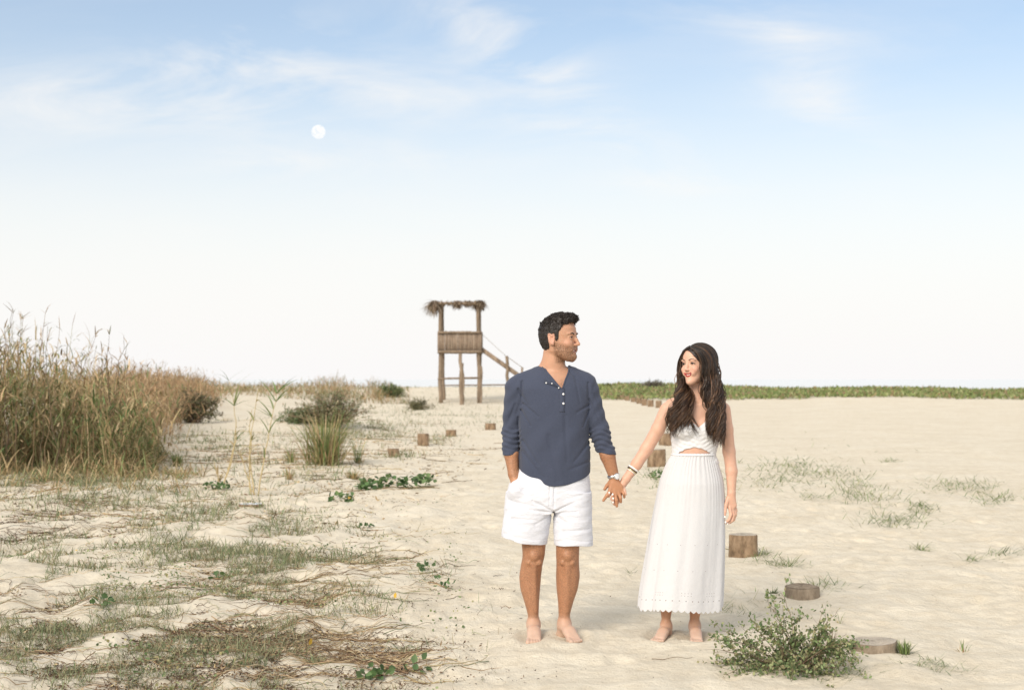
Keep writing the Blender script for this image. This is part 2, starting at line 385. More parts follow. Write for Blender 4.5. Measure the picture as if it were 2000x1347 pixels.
o = mesh_obj('moon', V, Qs, m, origin=mc); tag(o, 'pale round full moon high in the daytime sky', 'moon')

# ------------------------------------------------------------------ signed-distance modelling
def smin(a, b, k):
    if k <= 0: return np.minimum(a, b)
    hh = np.maximum(k-np.abs(a-b), 0)/k; return np.minimum(a, b)-hh*hh*k*.25
class Field:
    def __init__(s, lo, hi, h):
        s.lo = np.array(lo, float); s.h = h; s.n = np.ceil((np.array(hi)-s.lo)/h).astype(int)+1
        s.ax = [s.lo[i]+np.arange(s.n[i])*h for i in range(3)]
        s.D = np.full(s.n, .05, np.float32)
    def _sl(s, lo, hi):
        a = np.clip(np.floor((np.array(lo)-s.lo)/s.h).astype(int), 0, s.n); b_ = np.clip(np.ceil((np.array(hi)-s.lo)/s.h).astype(int)+1, 0, s.n)
        return tuple(slice(i, j) for i, j in zip(a, b_))
    def grid(s, sl): return s.ax[0][sl[0]][:, None, None], s.ax[1][sl[1]][None, :, None], s.ax[2][sl[2]][None, None, :]
    def apply(s, fn, lo, hi, k=.01, op='u'):
        pad = max(k, .012)+.006; sl = s._sl(np.array(lo)-pad, np.array(hi)+pad); d = fn(*s.grid(sl)).astype(np.float32)
        if op == 'u': s.D[sl] = smin(s.D[sl], d, k)
        elif op == 's': s.D[sl] = -smin(-s.D[sl], d, k)      # subtract
        elif op == 'd': s.D[sl] = s.D[sl]+d                  # displace
    def rc(s, a, b_, ra, rb, k=.02, op='u', flat=None):
        a = np.array(a, float); b_ = np.array(b_, float); ba = b_-a; L2 = ba@ba+1e-12; R_ = max(ra, rb)
        def fn(X, Y, Z):
            tt = np.clip(((X-a[0])*ba[0]+(Y-a[1])*ba[1]+(Z-a[2])*ba[2])/L2, 0, 1)
            dx = X-a[0]-tt*ba[0]; dy = Y-a[1]-tt*ba[1]; dz = Z-a[2]-tt*ba[2]
            if flat: dx, dy, dz = dx/flat[0], dy/flat[1], dz/flat[2]
            return np.sqrt(dx*dx+dy*dy+dz*dz)-(ra+(rb-ra)*tt)
        fm = max(flat) if flat else 1
        s.apply(fn, np.minimum(a, b_)-R_*fm, np.maximum(a, b_)+R_*fm, k, op)
    def chain(s, pts, rs, k=.006, **kw):
        for i in range(len(pts)-1): s.rc(pts[i], pts[i+1], rs[i], rs[i+1], k, **kw)
    def ell(s, c, r, k=.02, op='u', R=None):
        c = np.array(c, float); r = np.array(r, float); R3 = np.eye(3) if R is None else R
        def fn(X, Y, Z):
            x, y, z = X-c[0], Y-c[1], Z-c[2]
            q = [R3[i, 0]*x+R3[i, 1]*y+R3[i, 2]*z for i in range(3)]
            k0 = np.sqrt(sum((q[i]/r[i])**2 for i in range(3))); k1 = np.sqrt(sum((q[i]/r[i]**2)**2 for i in range(3)))+1e-9
            return k0*(k0-1)/k1
        s.apply(fn, c-r.max(), c+r.max(), k, op)
    def loft(s, zs, cx, cy, rx, ry, k=.02, op='u', n=2.0):
        o_ = np.argsort(zs); zs, cx, cy, rx, ry = [np.broadcast_to(np.asarray(v, float), (len(zs),))[o_] for v in (zs, cx, cy, rx, ry)]
        def fn(X, Y, Z):
            zc = np.clip(Z, zs[0], zs[-1])
            # smooth interpolation between the sections
            zt = np.linspace(zs[0], zs[-1], 160)
            def I(v):
                w = np.interp(zt, zs, v); kk = np.ones(9)/9; wp = np.concatenate([np.full(4, w[0]), w, np.full(4, w[-1])]); return np.interp(zc, zt, np.convolve(wp, kk, 'valid'))
            a, b_, c, d = I(cx), I(cy), I(rx), I(ry)
            x, y = X-a, Y-b_
            if n != 2.0: k0 = (np.abs(x/c)**n+np.abs(y/d)**n)**(1/n)
            else: k0 = np.sqrt((x/c)**2+(y/d)**2)
            k1 = np.sqrt((x/c**2)**2+(y/d**2)**2)+1e-9
            dd = np.where(k0 > .3, (k0-1)*np.minimum(k0/k1, 1.0), (k0-1)*np.minimum(c, d))
            return np.maximum(dd, np.maximum(zs[0]-Z, Z-zs[-1]))
        lo = (min(cx-rx), min(cy-ry), zs[0]); hi = (max(cx+rx), max(cy+ry), zs[-1]); s.apply(fn, lo, hi, k, op)
    def sample(s, P):
        P = np.asarray(P, float); q = (P-s.lo)/s.h; i = np.clip(np.floor(q).astype(int), 0, s.n-2); f = np.clip(q-i, 0, 1); r = 0
        for a in (0, 1):
            for b_ in (0, 1):
                for c in (0, 1):
                    w = (f[..., 0] if a else 1-f[..., 0])*(f[..., 1] if b_ else 1-f[..., 1])*(f[..., 2] if c else 1-f[..., 2])
                    r = r+w*s.D[i[..., 0]+a, i[..., 1]+b_, i[..., 2]+c]
        return r
    def mesh(s):
        D = s.D.copy(); D[0] = D[-1] = .05; D[:, 0] = D[:, -1] = .05; D[:, :, 0] = D[:, :, -1] = .05
        S = D < 0; cs = np.zeros(np.array(S.shape)-1, np.int8); m_ = slice(None, -1); p_ = slice(1, None)
        for a in (m_, p_):
            for b_ in (m_, p_):
                for c in (m_, p_): cs += S[a, b_, c]
        act = np.argwhere((cs > 0) & (cs < 8)); vid = np.full(cs.shape, -1, np.int64); vid[tuple(act.T)] = np.arange(len(act))
        off = np.array([(a, b_, c) for a in (0, 1) for b_ in (0, 1) for c in (0, 1)])
        vals = [D[tuple((act+o_).T)] for o_ in off]; pos = np.zeros((len(act), 3)); cnt = np.zeros(len(act))
        for i in range(8):
            for j in range(i+1, 8):
                if np.abs(off[i]-off[j]).sum() != 1: continue
                mk = (vals[i] < 0) != (vals[j] < 0); tt = np.where(mk, vals[i]/(vals[i]-vals[j]+1e-12), 0)
                pos += mk[:, None]*(off[i]+tt[:, None]*(off[j]-off[i])); cnt += mk
        V = s.lo+(act+pos/cnt[:, None])*s.h; quads = []
        for axn in range(3):
            o1, o2 = [(1, 2), (2, 0), (0, 1)][axn]
            a = [m_ if i == axn else slice(None) for i in range(3)]; b_ = [p_ if i == axn else slice(None) for i in range(3)]
            A, B = S[tuple(a)], S[tuple(b_)]; e = np.argwhere(A != B); inside = A[tuple(e.T)]
            e1 = np.zeros(3, int); e1[o1] = 1; e2 = np.zeros(3, int); e2[o2] = 1
            q = np.stack([vid[tuple((e-e1-e2).T)], vid[tuple((e-e2).T)], vid[tuple(e.T)], vid[tuple((e-e1).T)]], -1)
            quads.append(np.where(inside[:, None], q, q[:, ::-1]))
        return V, np.concatenate(quads)
def relax(V, Qm, it=1, w=.5):
    for _ in range(it):
        A = np.zeros_like(V); c = np.zeros(len(V))
        for i in range(4):
            for j in ((i+1) % 4, (i+3) % 4): np.add.at(A, Qm[:, i], V[Qm[:, j]]); np.add.at(c, Qm[:, i], 1)
        V = V*(1-w)+w*A/np.maximum(c, 1)[:, None]
    return V

class Head:
    """head frame: f forward, l left of the person, u up, centred between the eyes' height and the ears"""
    def __init__(s, c, yaw, sc, pitch=0.0, roll=0.0):
        s.c = np.array(c, float); s.sc = sc
        f = np.array([math.sin(yaw), -math.cos(yaw), 0.0]); l = np.array([math.cos(yaw), math.sin(yaw), 0.0]); u = np.array([0, 0, 1.0])
        f, u = f*math.cos(pitch)+u*math.sin(pitch), u*math.cos(pitch)-f*math.sin(pitch)
        l, u = l*math.cos(roll)+u*math.sin(roll), u*math.cos(roll)-l*math.sin(roll)
        s.f, s.l, s.u = f, l, u; s.R = np.stack([f, l, u])
    def w(s, f, l, u): return s.c+s.sc*(np.multiply.outer(np.asarray(f, float), s.f)+np.multiply.outer(np.asarray(l, float), s.l)+np.multiply.outer(np.asarray(u, float), s.u))
    def loc(s, P): return (np.asarray(P)-s.c)@s.R.T/s.sc
    def skull(s, male, grow=0.0):
        us = np.array([-.119, -.112, -.100, -.085, -.065, -.045, -.02, 0, .02, .05, .08, .10, .111, .117])
        Fm = np.array([.070, .082, .088, .088, .0885, .090, .088, .0875, .093, .091, .078, .055, .030, .010])
        B = np.array([-.046, -.035, -.012, .02, .055, .078, .092, .097, .100, .098, .085, .062, .035, .012])
        Wd = np.array([.018, .028, .040, .050, .058, .064, .069, .071, .073, .073, .062, .045, .026, .010])
        if male: Wd = Wd*1.04+np.where(us < -.05, .005, 0)
        else: Wd = Wd*.96-np.where(us < -.05, .006, 0); us = np.where(us > .03, .03+(us-.03)*.86, us)
        cf = (Fm-B)/2; rf = (Fm+B)/2+grow; Wd = Wd+grow; us = us+np.linspace(-grow, grow, len(us))
        def fn(X, Y, Z):
            x, y, z = X-s.c[0], Y-s.c[1], Z-s.c[2]
            lf, ll, lu = [(s.R[i, 0]*x+s.R[i, 1]*y+s.R[i, 2]*z)/s.sc for i in range(3)]
            uc = np.clip(lu, us[0], us[-1]); a = np.interp(uc, us, cf); b_ = np.interp(uc, us, rf); c = np.interp(uc, us, Wd)
            k0 = (np.abs((lf-a)/b_)**2.15+np.abs(ll/c)**2.15)**(1/2.15)
            d = (k0-1)*np.minimum(b_, c); return s.sc*np.maximum(d, np.maximum(us[0]-lu, lu-us[-1]))
        return fn
    def build(s, fd, male):
        R_ = .15*s.sc; fd.apply(s.skull(male), s.c-R_, s.c+R_, .012)
        S = s.sc; e = lambda f, l, u, r, k=.01, op='u': fd.ell(s.w(f, l, u), np.array(r)*S, k*S, op, s.R)
        for q in (-1, 1):
            e(.070, q*.036, -.030, (.020, .020, .018), .016)              # cheekbones
            e(.0955, q*.031, .004, (.012, .017, .0095), .010, 's')        # sockets
            e(.078, q*.030, .021, (.014, .020, .006), .010)               # brow ridge
            e(.096 if male else .092, q*(.0105 if male else .0092), -.036 if male else -.033, (.009, .0070, .0060), .006)           # nostril wings
            fd.ell(s.w(.0740, q*.0315, .001), np.array((.0142,)*3)*S, .005*S, 'u', s.R)      # lids over the eyeball
            oh = .0031 if male else .0050
            for du, dl in ((0, 0), (-.0008, .006), (-.0005, -.006)): fd.ell(s.w(.0935, q*(.0315+dl), .001+du), np.array((.0105, .0105-abs(dl)*.5, oh-abs(dl)*.15))*S, .001, 's', s.R)
            # ears
            fd.ell(s.w(-.006, q*(.0765 if male else .070), -.006), np.array((.018, .0065, .031))*S, .004, 'u', s.R)
            le = .0815 if male else .075
            fd.ell(s.w(.000, q*(le+.001), -.003), np.array((.010, .006, .017))*S, .003, 's', s.R)
            ta = np.linspace(-.6, 4.3, 12); fd.chain([s.w(-.006-.0155*np.sin(t_a+.5)*.95, q*le, -.003+.026*np.cos(t_a-.15)) for t_a in np.linspace(-.9, 3.0, 10)], [.0034]*10, .003)
            fd.ell(s.w(.004, q*(le-.002), -.030), np.array((.007, .0045, .008))*S, .004, 'u', s.R)
        p = lambda f, u: s.w(f, 0, u)
        fd.chain([p(.088, .012), p(.099 if male else .096, -.012), p(.1095 if male else .103, -.033 if male else -.030)], [.0060*S, .0068*S, (.0090 if male else .0080)*S], .010)   # nose
        if male: fd.chain([p(.078, -.096), p(.074, -.104)], [.019*S, .017*S], .014)
        else: fd.chain([p(.080, -.102), p(.076, -.106)], [.014*S, .013*S], .014)
        my = 0.0 if male else .005
        # smiling mouth: a lens cut under the nose
        for q in (-1, 1):
            e(.095, q*.010, -.0655+my, (.0155, .0135, .0066), .002, 's'); e(.090, q*.0195, -.0615+my, (.0135, .0080, .0046), .002, 's')
            e(.078, q*.031, -.057+my, (.012, .009, .014), .012)               # smile cheeks
    def surf(s, fd, l, u, extra=0.0, f0=.135):
        """outermost skin point in front at (l,u)"""
        fs = np.linspace(f0, .03, 160); out_ = []
        for li, ui in zip(np.atleast_1d(l), np.atleast_1d(u)):
            P = s.w(fs, np.full(160, li), np.full(160, ui)); d = fd.sample(P); k = np.nonzero(d < 0)[0]
            out_.append(s.w(fs[k[0]] if len(k) else .08, li, ui)+s.f*extra)
        return np.array(out_)
    def face_parts(s, fd, root, male, lipcol, browcol, iris):
        S = s.sc
        def strip(name, ls, us_, rs, col, ex, mat, flat=1):
            P = s.surf(fd, ls, us_, ex); a = Acc(); P2 = np.concatenate([P[:1]-(P[1]-P[0])*.3, P, P[-1:]+(P[-1]-P[-2])*.3])
            r2 = np.concatenate([[.0002], rs, [.0002]]); a.tubes(P2[None], r2[None], np.array([col]), 8); return a.build(name, mat, root)
        for q in (-1, 1):
            ls = q*np.array([.013, .022, .032, .042, .049]); us_ = np.array([.0205, .0245, .027, .0255, .021])+(0 if not male else -.004)
            strip('eyebrow', ls, us_, np.array([.0022, .0030, .0028, .0022, .001])*(1.25 if male else 1.1), browcol, -.0006, M['hairs'])
            ec = s.w(.0740, q*.0315, .001); V, Qs = uvsphere((0, 0, 0), .0125*S, 48, 32)
            ll = V/(.0125*S); gd = s.f*.93+s.l*(-.0)*q; gd = gd/np.linalg.norm(gd); an = ll@gd
            col = np.where((an > .955)[:, None], (.006, .005, .005), np.where((an > .84)[:, None], iris, (.78, .76, .74)))
            a = Acc(); a.add(V+ec, Qs, col); a.build('eye', M['eye'], root)
            # lash lines
            op = .0046 if not male else .0030
            ls = q*np.array([.0185, .024, .031, .038, .0445]); 
            up = np.array([.000, .0045, .0062, .005, .0015])*(1 if not male else .7)+.001
            strip('eyelash', ls, up, np.array([.0012, .0018, .0021, .0021, .0016])*(1.2 if not male else .75), (.012, .008, .007), .0008, M['hairs'])
            if not male: strip('eyelash', ls, -up*.8+.001, np.array([.0006, .0008, .0009, .0010, .0010]), (.03, .018, .014), .0002, M['hairs'])
            a = Acc(); nos = s.surf(fd, [q*.0065], [-.0435], -.001)[0]; V, Qs = uvsphere(nos, (.0024, .0024, .0015), 8, 6); a.add(V, Qs, (.25, .10, .07)); a.build('nostril', M['lip'], root)
        w_ = .027 if not male else .026
        my = 0.0 if male else .005
        ls = np.linspace(-w_, w_, 9); cur = (ls/w_)**2
        def lip(uo, rr, ex, nm):
            Pm = s.surf(fd, ls, uo, ex); sm = Pm.copy(); sm[1:-1] = (Pm[:-2]+2*Pm[1:-1]+Pm[2:])/4
            a = Acc(); P2 = np.concatenate([sm[:1]-(sm[1]-sm[0])*.15, sm, sm[-1:]+(sm[-1]-sm[-2])*.15]); r2 = np.concatenate([[.0003], rr, [.0003]])
            a.tubes(P2[None], r2[None], np.array([lipcol]), 8); return a.build(nm, M['lip'], root)
        th = np.sqrt(np.clip(1-cur*.92, 0, 1))
        lip(-.0590+my+.0050*cur, (.0023 if not male else .0015)*th+.0005, -.0006, 'lip')
        lip(-.0755+my+.0190*cur, (.0034 if not male else .0022)*th+.0006, -.0004, 'lip')
        # teeth: a curved strip set behind the lips
        k = 13; tl = np.linspace(-w_*.86, w_*.86, k); c2 = (tl/w_)**2
        fr = s.loc(s.surf(fd, [0, .003], [-.0655+my, -.0655+my], 0))[:, 0].min()+.0022
        top = s.w(fr-.007*c2, tl, -.0590+my+.005*c2); bot = s.w(fr-.007*c2-.001, tl, -.0735+my+.0165*c2)
        V = np.concatenate([top, bot]); Qt = [(i, i+1, k+i+1, k+i) for i in range(k-1)]
        a = Acc(); a.add(V, Qt, (.82, .80, .76)); a.build('teeth', M['eye'], root)

m, t, b = mat_new('eye_gloss'); t.links.new(tattr(t, 'Col'), b.inputs['Base Color']); b.inputs['Roughness'].default_value = .15; M['eye'] = m
m, t, b = mat_new('lip_skin'); t.links.new(tattr(t, 'Col'), b.inputs['Base Color']); b.inputs['Roughness'].default_value = .3; M['lip'] = m
M['hairs'] = m_hair('dark_hairs', .6); M['hair_m'] = m_hair('short_hair', .5); M['hair_w'] = m_hair('long_hair', .36)
M['skin_m'] = m_skin('tanned_skin', (.13, .070, .038)); M['skin_w'] = m_skin('fair_skin', (.3, .18, .12))
M['shirt'] = m_cloth('navy_jersey', (.043, .052, .082), (.070, .082, .124), 520, .9, (14, .35, .012))
M['shorts'] = m_cloth('white_linen', (.63, .64, .70), (.74, .75, .80), 700, .85, (26, .45, .012), (1, 1, 2.2))
M['cotton'] = m_cloth('white_cotton', (.69, .69, .71), (.77, .77, .78), 700, .85, (12, .25, .012), (1.5, 1.5, .5))
M['steel'] = m_plain('brushed_steel', (.62, .62, .62), .28, 1); M['dial'] = m_plain('pale_dial', (.75, .76, .78), .2)
M['button'] = m_plain('pearl_button', (.82, .82, .82), .25); M['black'] = m_plain('black_band', (.03, .03, .03), .5); M['gold'] = m_plain('gold_band', (.75, .60, .30), .25, 1)
M['bangle'] = m_plain('white_bangle', (.82, .81, .78), .3)
S_ = 7.8/F
def zt(py): return CAMH-(py-HZ)*S_
def xt(px): return (px-CX)*S_
def P3(px, py, dy=0.0): return np.array([xt(px), 7.8+dy, zt(py)])
def lr(tab):
    t_ = np.array(tab, float); return zt(t_[:, 0]), xt((t_[:, 1]+t_[:, 2])/2), (t_[:, 2]-t_[:, 1])/2*S_

# ------------------------------------------------------------------ the man
fd = Field((xt(972), 7.52, -.06), (xt(1232), 8.02, 1.83), .0033)
hm = Head(P3(1091, 661, .0), math.radians(64), 1.10, pitch=.03)
hm.build(fd, True)
fd.rc(P3(1083, 738, .02), P3(1082, 690, .015), .064, .060, .02)
fd.rc(P3(1062, 728, .03), P3(1082, 700, .02), .045, .045, .03)
# chest and torso (inside the shirt)
z, cx, rx = lr([(728, 1045, 1125), (745, 1012, 1153), (765, 1008, 1156), (800, 1016, 1150), (850, 1018, 1147), (900, 1018, 1147), (950, 1012, 1150), (985, 1008, 1152)])
fd.loft(z, cx, 7.82, rx-.004, [.06, .088, .105, .120, .120, .12, .11, .10], .03)
for q, X in ((-1, 1024), (1, 1140)): fd.rc(P3(1082, 728, .03), P3(X, 744, .02), .045, .045, .03)
# arms
fd.chain([P3(1012, 757, .02), P3(999, 845, .05), P3(999, 888, .02), P3(1003, 925, -.01), P3(1010, 945, -.03), P3(1018, 965, -.05)], [.052, .044, .041, .030, .032, .03], .01)
fd.chain([P3(1144, 755, .02), P3(1171, 845, .02), P3(1187, 890, .0), P3(1199, 930, -.01)], [.052, .044, .042, .0285], .01)
# legs
z, cx, rx = lr([(960, 1012, 1072), (1040, 1018, 1068), (1062, 1019, 1066), (1085, 1021, 1064), (1100, 1018, 1060), (1125, 1014, 1057), (1150, 1016, 1055), (1175, 1024, 1053), (1200, 1031, 1052), (1222, 1032, 1053)])
cy = np.array([0, 0, 0, 0, .008, .018, .016, .010, .006, .004])+7.8
fd.loft(z, cx, cy, rx, [.085, .078, .070, .060, .060, .064, .060, .050, .040, .038], .015)
z, cx, rx = lr([(960, 1084, 1146), (1040, 1084, 1134), (1062, 1086, 1132), (1085, 1086, 1131), (1100, 1087, 1131), (1125, 1086, 1133), (1150, 1087, 1129), (1175, 1090, 1120), (1200, 1091, 1113), (1222, 1091, 1114)])
fd.loft(z, cx, cy, rx, [.085, .078, .070, .060, .060, .064, .060, .050, .040, .038], .015)
for X, s_ in ((1043, -1), (1108, 1)):
    fd.ell(P3(X, 1083, -.052), (.028, .022, .030), .014); fd.ell(P3(X-10, 1096, -.045), (.014, .016, .016), .012); fd.ell(P3(X+10, 1096, -.045), (.014, .016, .016), .012)
    fd.rc(P3(X, 1100, -.048), P3(X+s_*-2, 1190, -.022), .012, .010, .02)          # shin
def foot(fd, ank, toe, sc=1.0):
    ank = np.array(ank, float); toe = np.array(toe, float); d = toe-ank; d[2] = 0; L_ = np.linalg.norm(d); d /= L_; sd = np.array([-d[1], d[0], 0])
    heel = ank-d*.035*sc; heel[2] = .020
    fd.rc(ank, heel, .034*sc, .032*sc, .02)
    ins = ank+d*.07*sc; ins[2] = .040*sc+.012
    fd.rc(ank-np.array([0, 0, .01]), ins, .036*sc, .028*sc, .02); ball = ank+d*(L_-.045*sc); ball[2] = .020
    for off in (-.022, 0, .022): fd.rc(ins+sd*off*.7*sc, ball+sd*off*sc, .024*sc, .017*sc, .016)
    for i, (off, ln_, r) in enumerate(((-.034, .052, .0125), (-.015, .050, .0095), (.001, .046, .009), (.015, .040, .0085), (.029, .032, .008))):
        a = ball+sd*off*.9*sc; b_ = ball+sd*off*1.05*sc+d*ln_*sc; b_[2] = .014; fd.rc(a, b_, r*1.15*sc, r*sc, .004)
        fd.ell(b_, (r*sc*1.1,)*3, .003)
foot(fd, P3(1042, 1216, .0), P3(1043, 1250, -.19), 1.0)
foot(fd, P3(1102, 1216, .0), P3(1124, 1250, -.17), 1.0)
# the held hand (his left, back to the camera)
wr = P3(1199, 932, -.01)
kn = {'i': P3(1191, 958, -.022), 'm': P3(1200, 963, -.024), 'r': P3(1208, 962, -.022), 'p': P3(1215, 957, -.018)}
for kk, r in (('i', .0135), ('m', .014), ('r', .013), ('p', .012)): fd.rc(wr, kn[kk], .019, r, .010)
fd.rc(P3(1196, 942, -.016), P3(1212, 950, -.016), .015, .014, .012)
fd.chain([kn['i'], P3(1184, 967, -.030), P3(1178, 976, -.026)], [.0108, .0095, .0078], .003)
fd.chain([kn['m'], P3(1203, 975, -.036), P3(1204, 987, -.030)], [.0112, .0098, .0080], .003)
fd.chain([kn['r'], P3(1211, 971, -.034), P3(1212, 979, -.022)], [.0105, .0092, .0078], .003)
fd.chain([kn['p'], P3(1218, 963, -.028), P3(1219, 970, -.014)], [.0095, .0085, .0072], .003)
fd.chain([P3(1192, 940, -.006), P3(1186, 948, .004), P3(1181, 955, .004)], [.0125, .0105, .0085], .006)
V, Qm = fd.mesh(); V = relax(V, Qm, 1, .35)
loc = hm.loc(V); px = V[:, 0]/S_+CX; py = HZ-(V[:, 2]-CAMH)/S_
col = np.tile(np.array([.53, .300, .195]), (len(V), 1))
tan = sstep(870, 890, py)*1.0; col = col*(1-tan[:, None])+np.array([.47, .235, .13])*tan[:, None]
face = (py < 715)
chk = np.exp(-((loc[:, 0]-.07)/.03)**2-((loc[:, 2]+.03)/.022)**2)*face; col = col*(1-.25*chk[:, None])+np.array([.56, .24, .17])*.25*chk[:, None]
ear = (np.abs(loc[:, 1]) > .074)*face; col = np.where(ear[:, None] > 0, np.array([.60, .33, .235]), col)
dust = sstep(1190, 1228, py); col = col*(1-.75*dust[:, None])+np.array([.60, .45, .36])*.75*dust[:, None]
lu, lf, ll = loc[:, 2], loc[:, 0], np.abs(loc[:, 1])
jaw = sstep(-.022, -.045, lu+np.clip((.055-lf), -.02, .04)*-.25)*sstep(-.010, .012, lf)*sstep(-.135, -.118, lu)*face
mouth = np.exp(-((lu+.064)/.011)**2-(ll/.028)**2)*(lf > .07); cheekfree = sstep(.05, .085, lf)*sstep(-.050, -.038, lu)
beard = np.clip(jaw*(1-cheekfree)*(1-1.2*mouth), 0, 1)
side_b = sstep(.012, .018, lf)*sstep(.034, .026, lf)*sstep(-.03, 0, lu)*sstep(.045, .02, lu)*face*(ll > .05)*(ll < .078)
hairy = .55*((py > 886) & (py < 1205))*(1-dust)*(px < 1225); hairy = np.where((py > 932) & (py < 1000), 0, hairy)
chest = np.exp(-((px-1097)/6)**2-((py-748)/9)**2)*.6
mask = np.clip(np.maximum.reduce([beard*.95, side_b, hairy*1.0, chest]), 0, 1)
col = col*(1-.35*beard[:, None])+np.array([.25, .13, .075])*.35*beard[:, None]
man = mesh_obj('person', V, Qm, M['skin_m'], origin=P3(1075, 1246), cols=col, masks=mask)
tag(man, 'dark haired bearded man in navy henley shirt and white shorts, barefoot, looking at the woman', 'person')
hm.face_parts(fd, man, True, (.42, .17, .13), (.018, .011, .008), (.05, .03, .02))

# hair of the man
fh = Field(hm.c-.165, hm.c+.165, .003)
R_ = .16
fh.apply(hm.skull(True, .0055), hm.c-R_, hm.c+R_, .0)
fh.ell(hm.w(.030, 0, .100), (.080, .064, .027), .03, 'u', hm.R); fh.ell(hm.w(.060, 0, .094), (.038, .050, .028), .02, 'u', hm.R)
def cut(X, Y, Z):
    x, y, z_ = X-hm.c[0], Y-hm.c[1], Z-hm.c[2]; lf, ll, lu = [(hm.R[i, 0]*x+hm.R[i, 1]*y+hm.R[i, 2]*z_)/hm.sc for i in range(3)]
    line = np.interp(lf, [-.12, -.085, -.05, -.024, -.018, .012, .018, .030, .036, .060, .10, .14], [-.075, -.075, -.062, -.045, .022, .022, -.012, -.008, .040, .070, .082, .085])
    return (line+.004*np.sin(lf*260)-lu)*hm.sc
sl = tuple(slice(0, n_) for n_ in fh.n); Dh = cut(*fh.grid(sl)); fh.D = np.maximum(fh.D, Dh.astype(np.float32))
Xg, Yg, Zg = fh.grid(sl)
fh.D += (.0022*np.sin(Xg*420+3*np.sin(Zg*160)+Yg*200)*np.sin(Zg*300+2*np.sin(Xg*130))).astype(np.float32)
V, Qh = fh.mesh(); V = relax(V, Qh, 1, .3)
acc = Acc(); acc.add(V, Qh, np.tile([.016, .011, .009], (len(V), 1)))
k_ = rng.choice(len(V), 5200); B = V[k_]; lb = hm.loc(B); nrm0 = B-hm.w(.0, 0, .02); nrm0 /= np.linalg.norm(nrm0, axis=1, keepdims=True)
top = sstep(.03, .09, lb[:, 2])[:, None]
dr = hm.f*(.55*top+.0)+hm.u*(.35*top-.65*(1-top))+nrm0*(.30+.25*top)-hm.f*.35*(1-top)+rng.normal(0, .15, (len(B), 3))+.25*np.stack([np.sin(B[:, 2]*190+B[:, 0]*60), np.cos(B[:, 0]*170), np.sin(B[:, 0]*210+B[:, 2]*90)], -1)
dr /= np.linalg.norm(dr, axis=1, keepdims=True); ln_ = (.007+.015*top[:, 0])*U(.6, 1.2, len(B)); tt = np.linspace(0, 1, 4)
Pt = B[:, None]-nrm0[:, None]*.002+dr[:, None]*(ln_[:, None]*tt)[..., None]-nrm0[:, None]*(ln_[:, None]*tt**2*.45)[..., None]
acc.tubes(Pt, np.array([.0014, .0014, .0010, .0003])[None]*np.ones((len(B), 1)), pick([(.014, .010, .008), (.024, .017, .013), (.034, .024, .018)], len(B)), 4)
acc.build('hair', M['hair_m'], man)

# shirt
fs = Field((xt(968), 7.56, zt(955)), (xt(1212), 8.02, zt(700)), .0033)
z, cx, rx = lr([(722, 1052, 1116), (730, 1035, 1135), (740, 1016, 1150), (756, 1003, 1160), (790, 1011, 1155), (830, 1012, 1152), (870, 1013, 1152), (910, 1012, 1153), (952, 1014, 1152)])
fs.loft(z, cx, 7.82, rx, [.06, .085, .100, .118, .130, .134, .136, .134, .130], .02, n=2.2)
fs.rc(P3(1078, 726, .03), P3(1022, 748, .02), .058, .060, .03); fs.rc(P3(1090, 726, .03), P3(1142, 746, .02), .056, .058, .03)
fs.chain([P3(1009, 758, .02), P3(999, 845, .05), P3(998, 889, .02)], [.066, .053, .046], .02)
fs.chain([P3(1147, 756, .02), P3(1172, 845, .02), P3(1186, 888, .0)], [.062, .054, .050], .02)
sl = tuple(slice(0, n_) for n_ in fs.n); Xg, Yg, Zg = fs.grid(sl); pxg = Xg/S_+CX; pyg = HZ-(Zg-CAMH)/S_
# flatten sleeve ends, curve the hem, open the neck
cuffL = (pyg-888)+(pxg-997)*.02; cuffR = (pyg-886)+(pxg-1185)*-.10
hem = 946-24*np.clip(np.abs((pxg-1083)/69), 0, 1.1)**2.4-np.where(pxg < 1083, 6*((1083-pxg)/69)**2, 0)+.5*np.sin(pxg*.16)
lim = np.where(pxg < 1010, 889, np.where(pxg > 1158, 888.5, hem))
limb = np.where(pxg < 1010, cuffL, np.where(pxg > 1158, cuffR, pyg-hem))
fs.D = np.maximum(fs.D, (limb*S_).astype(np.float32))
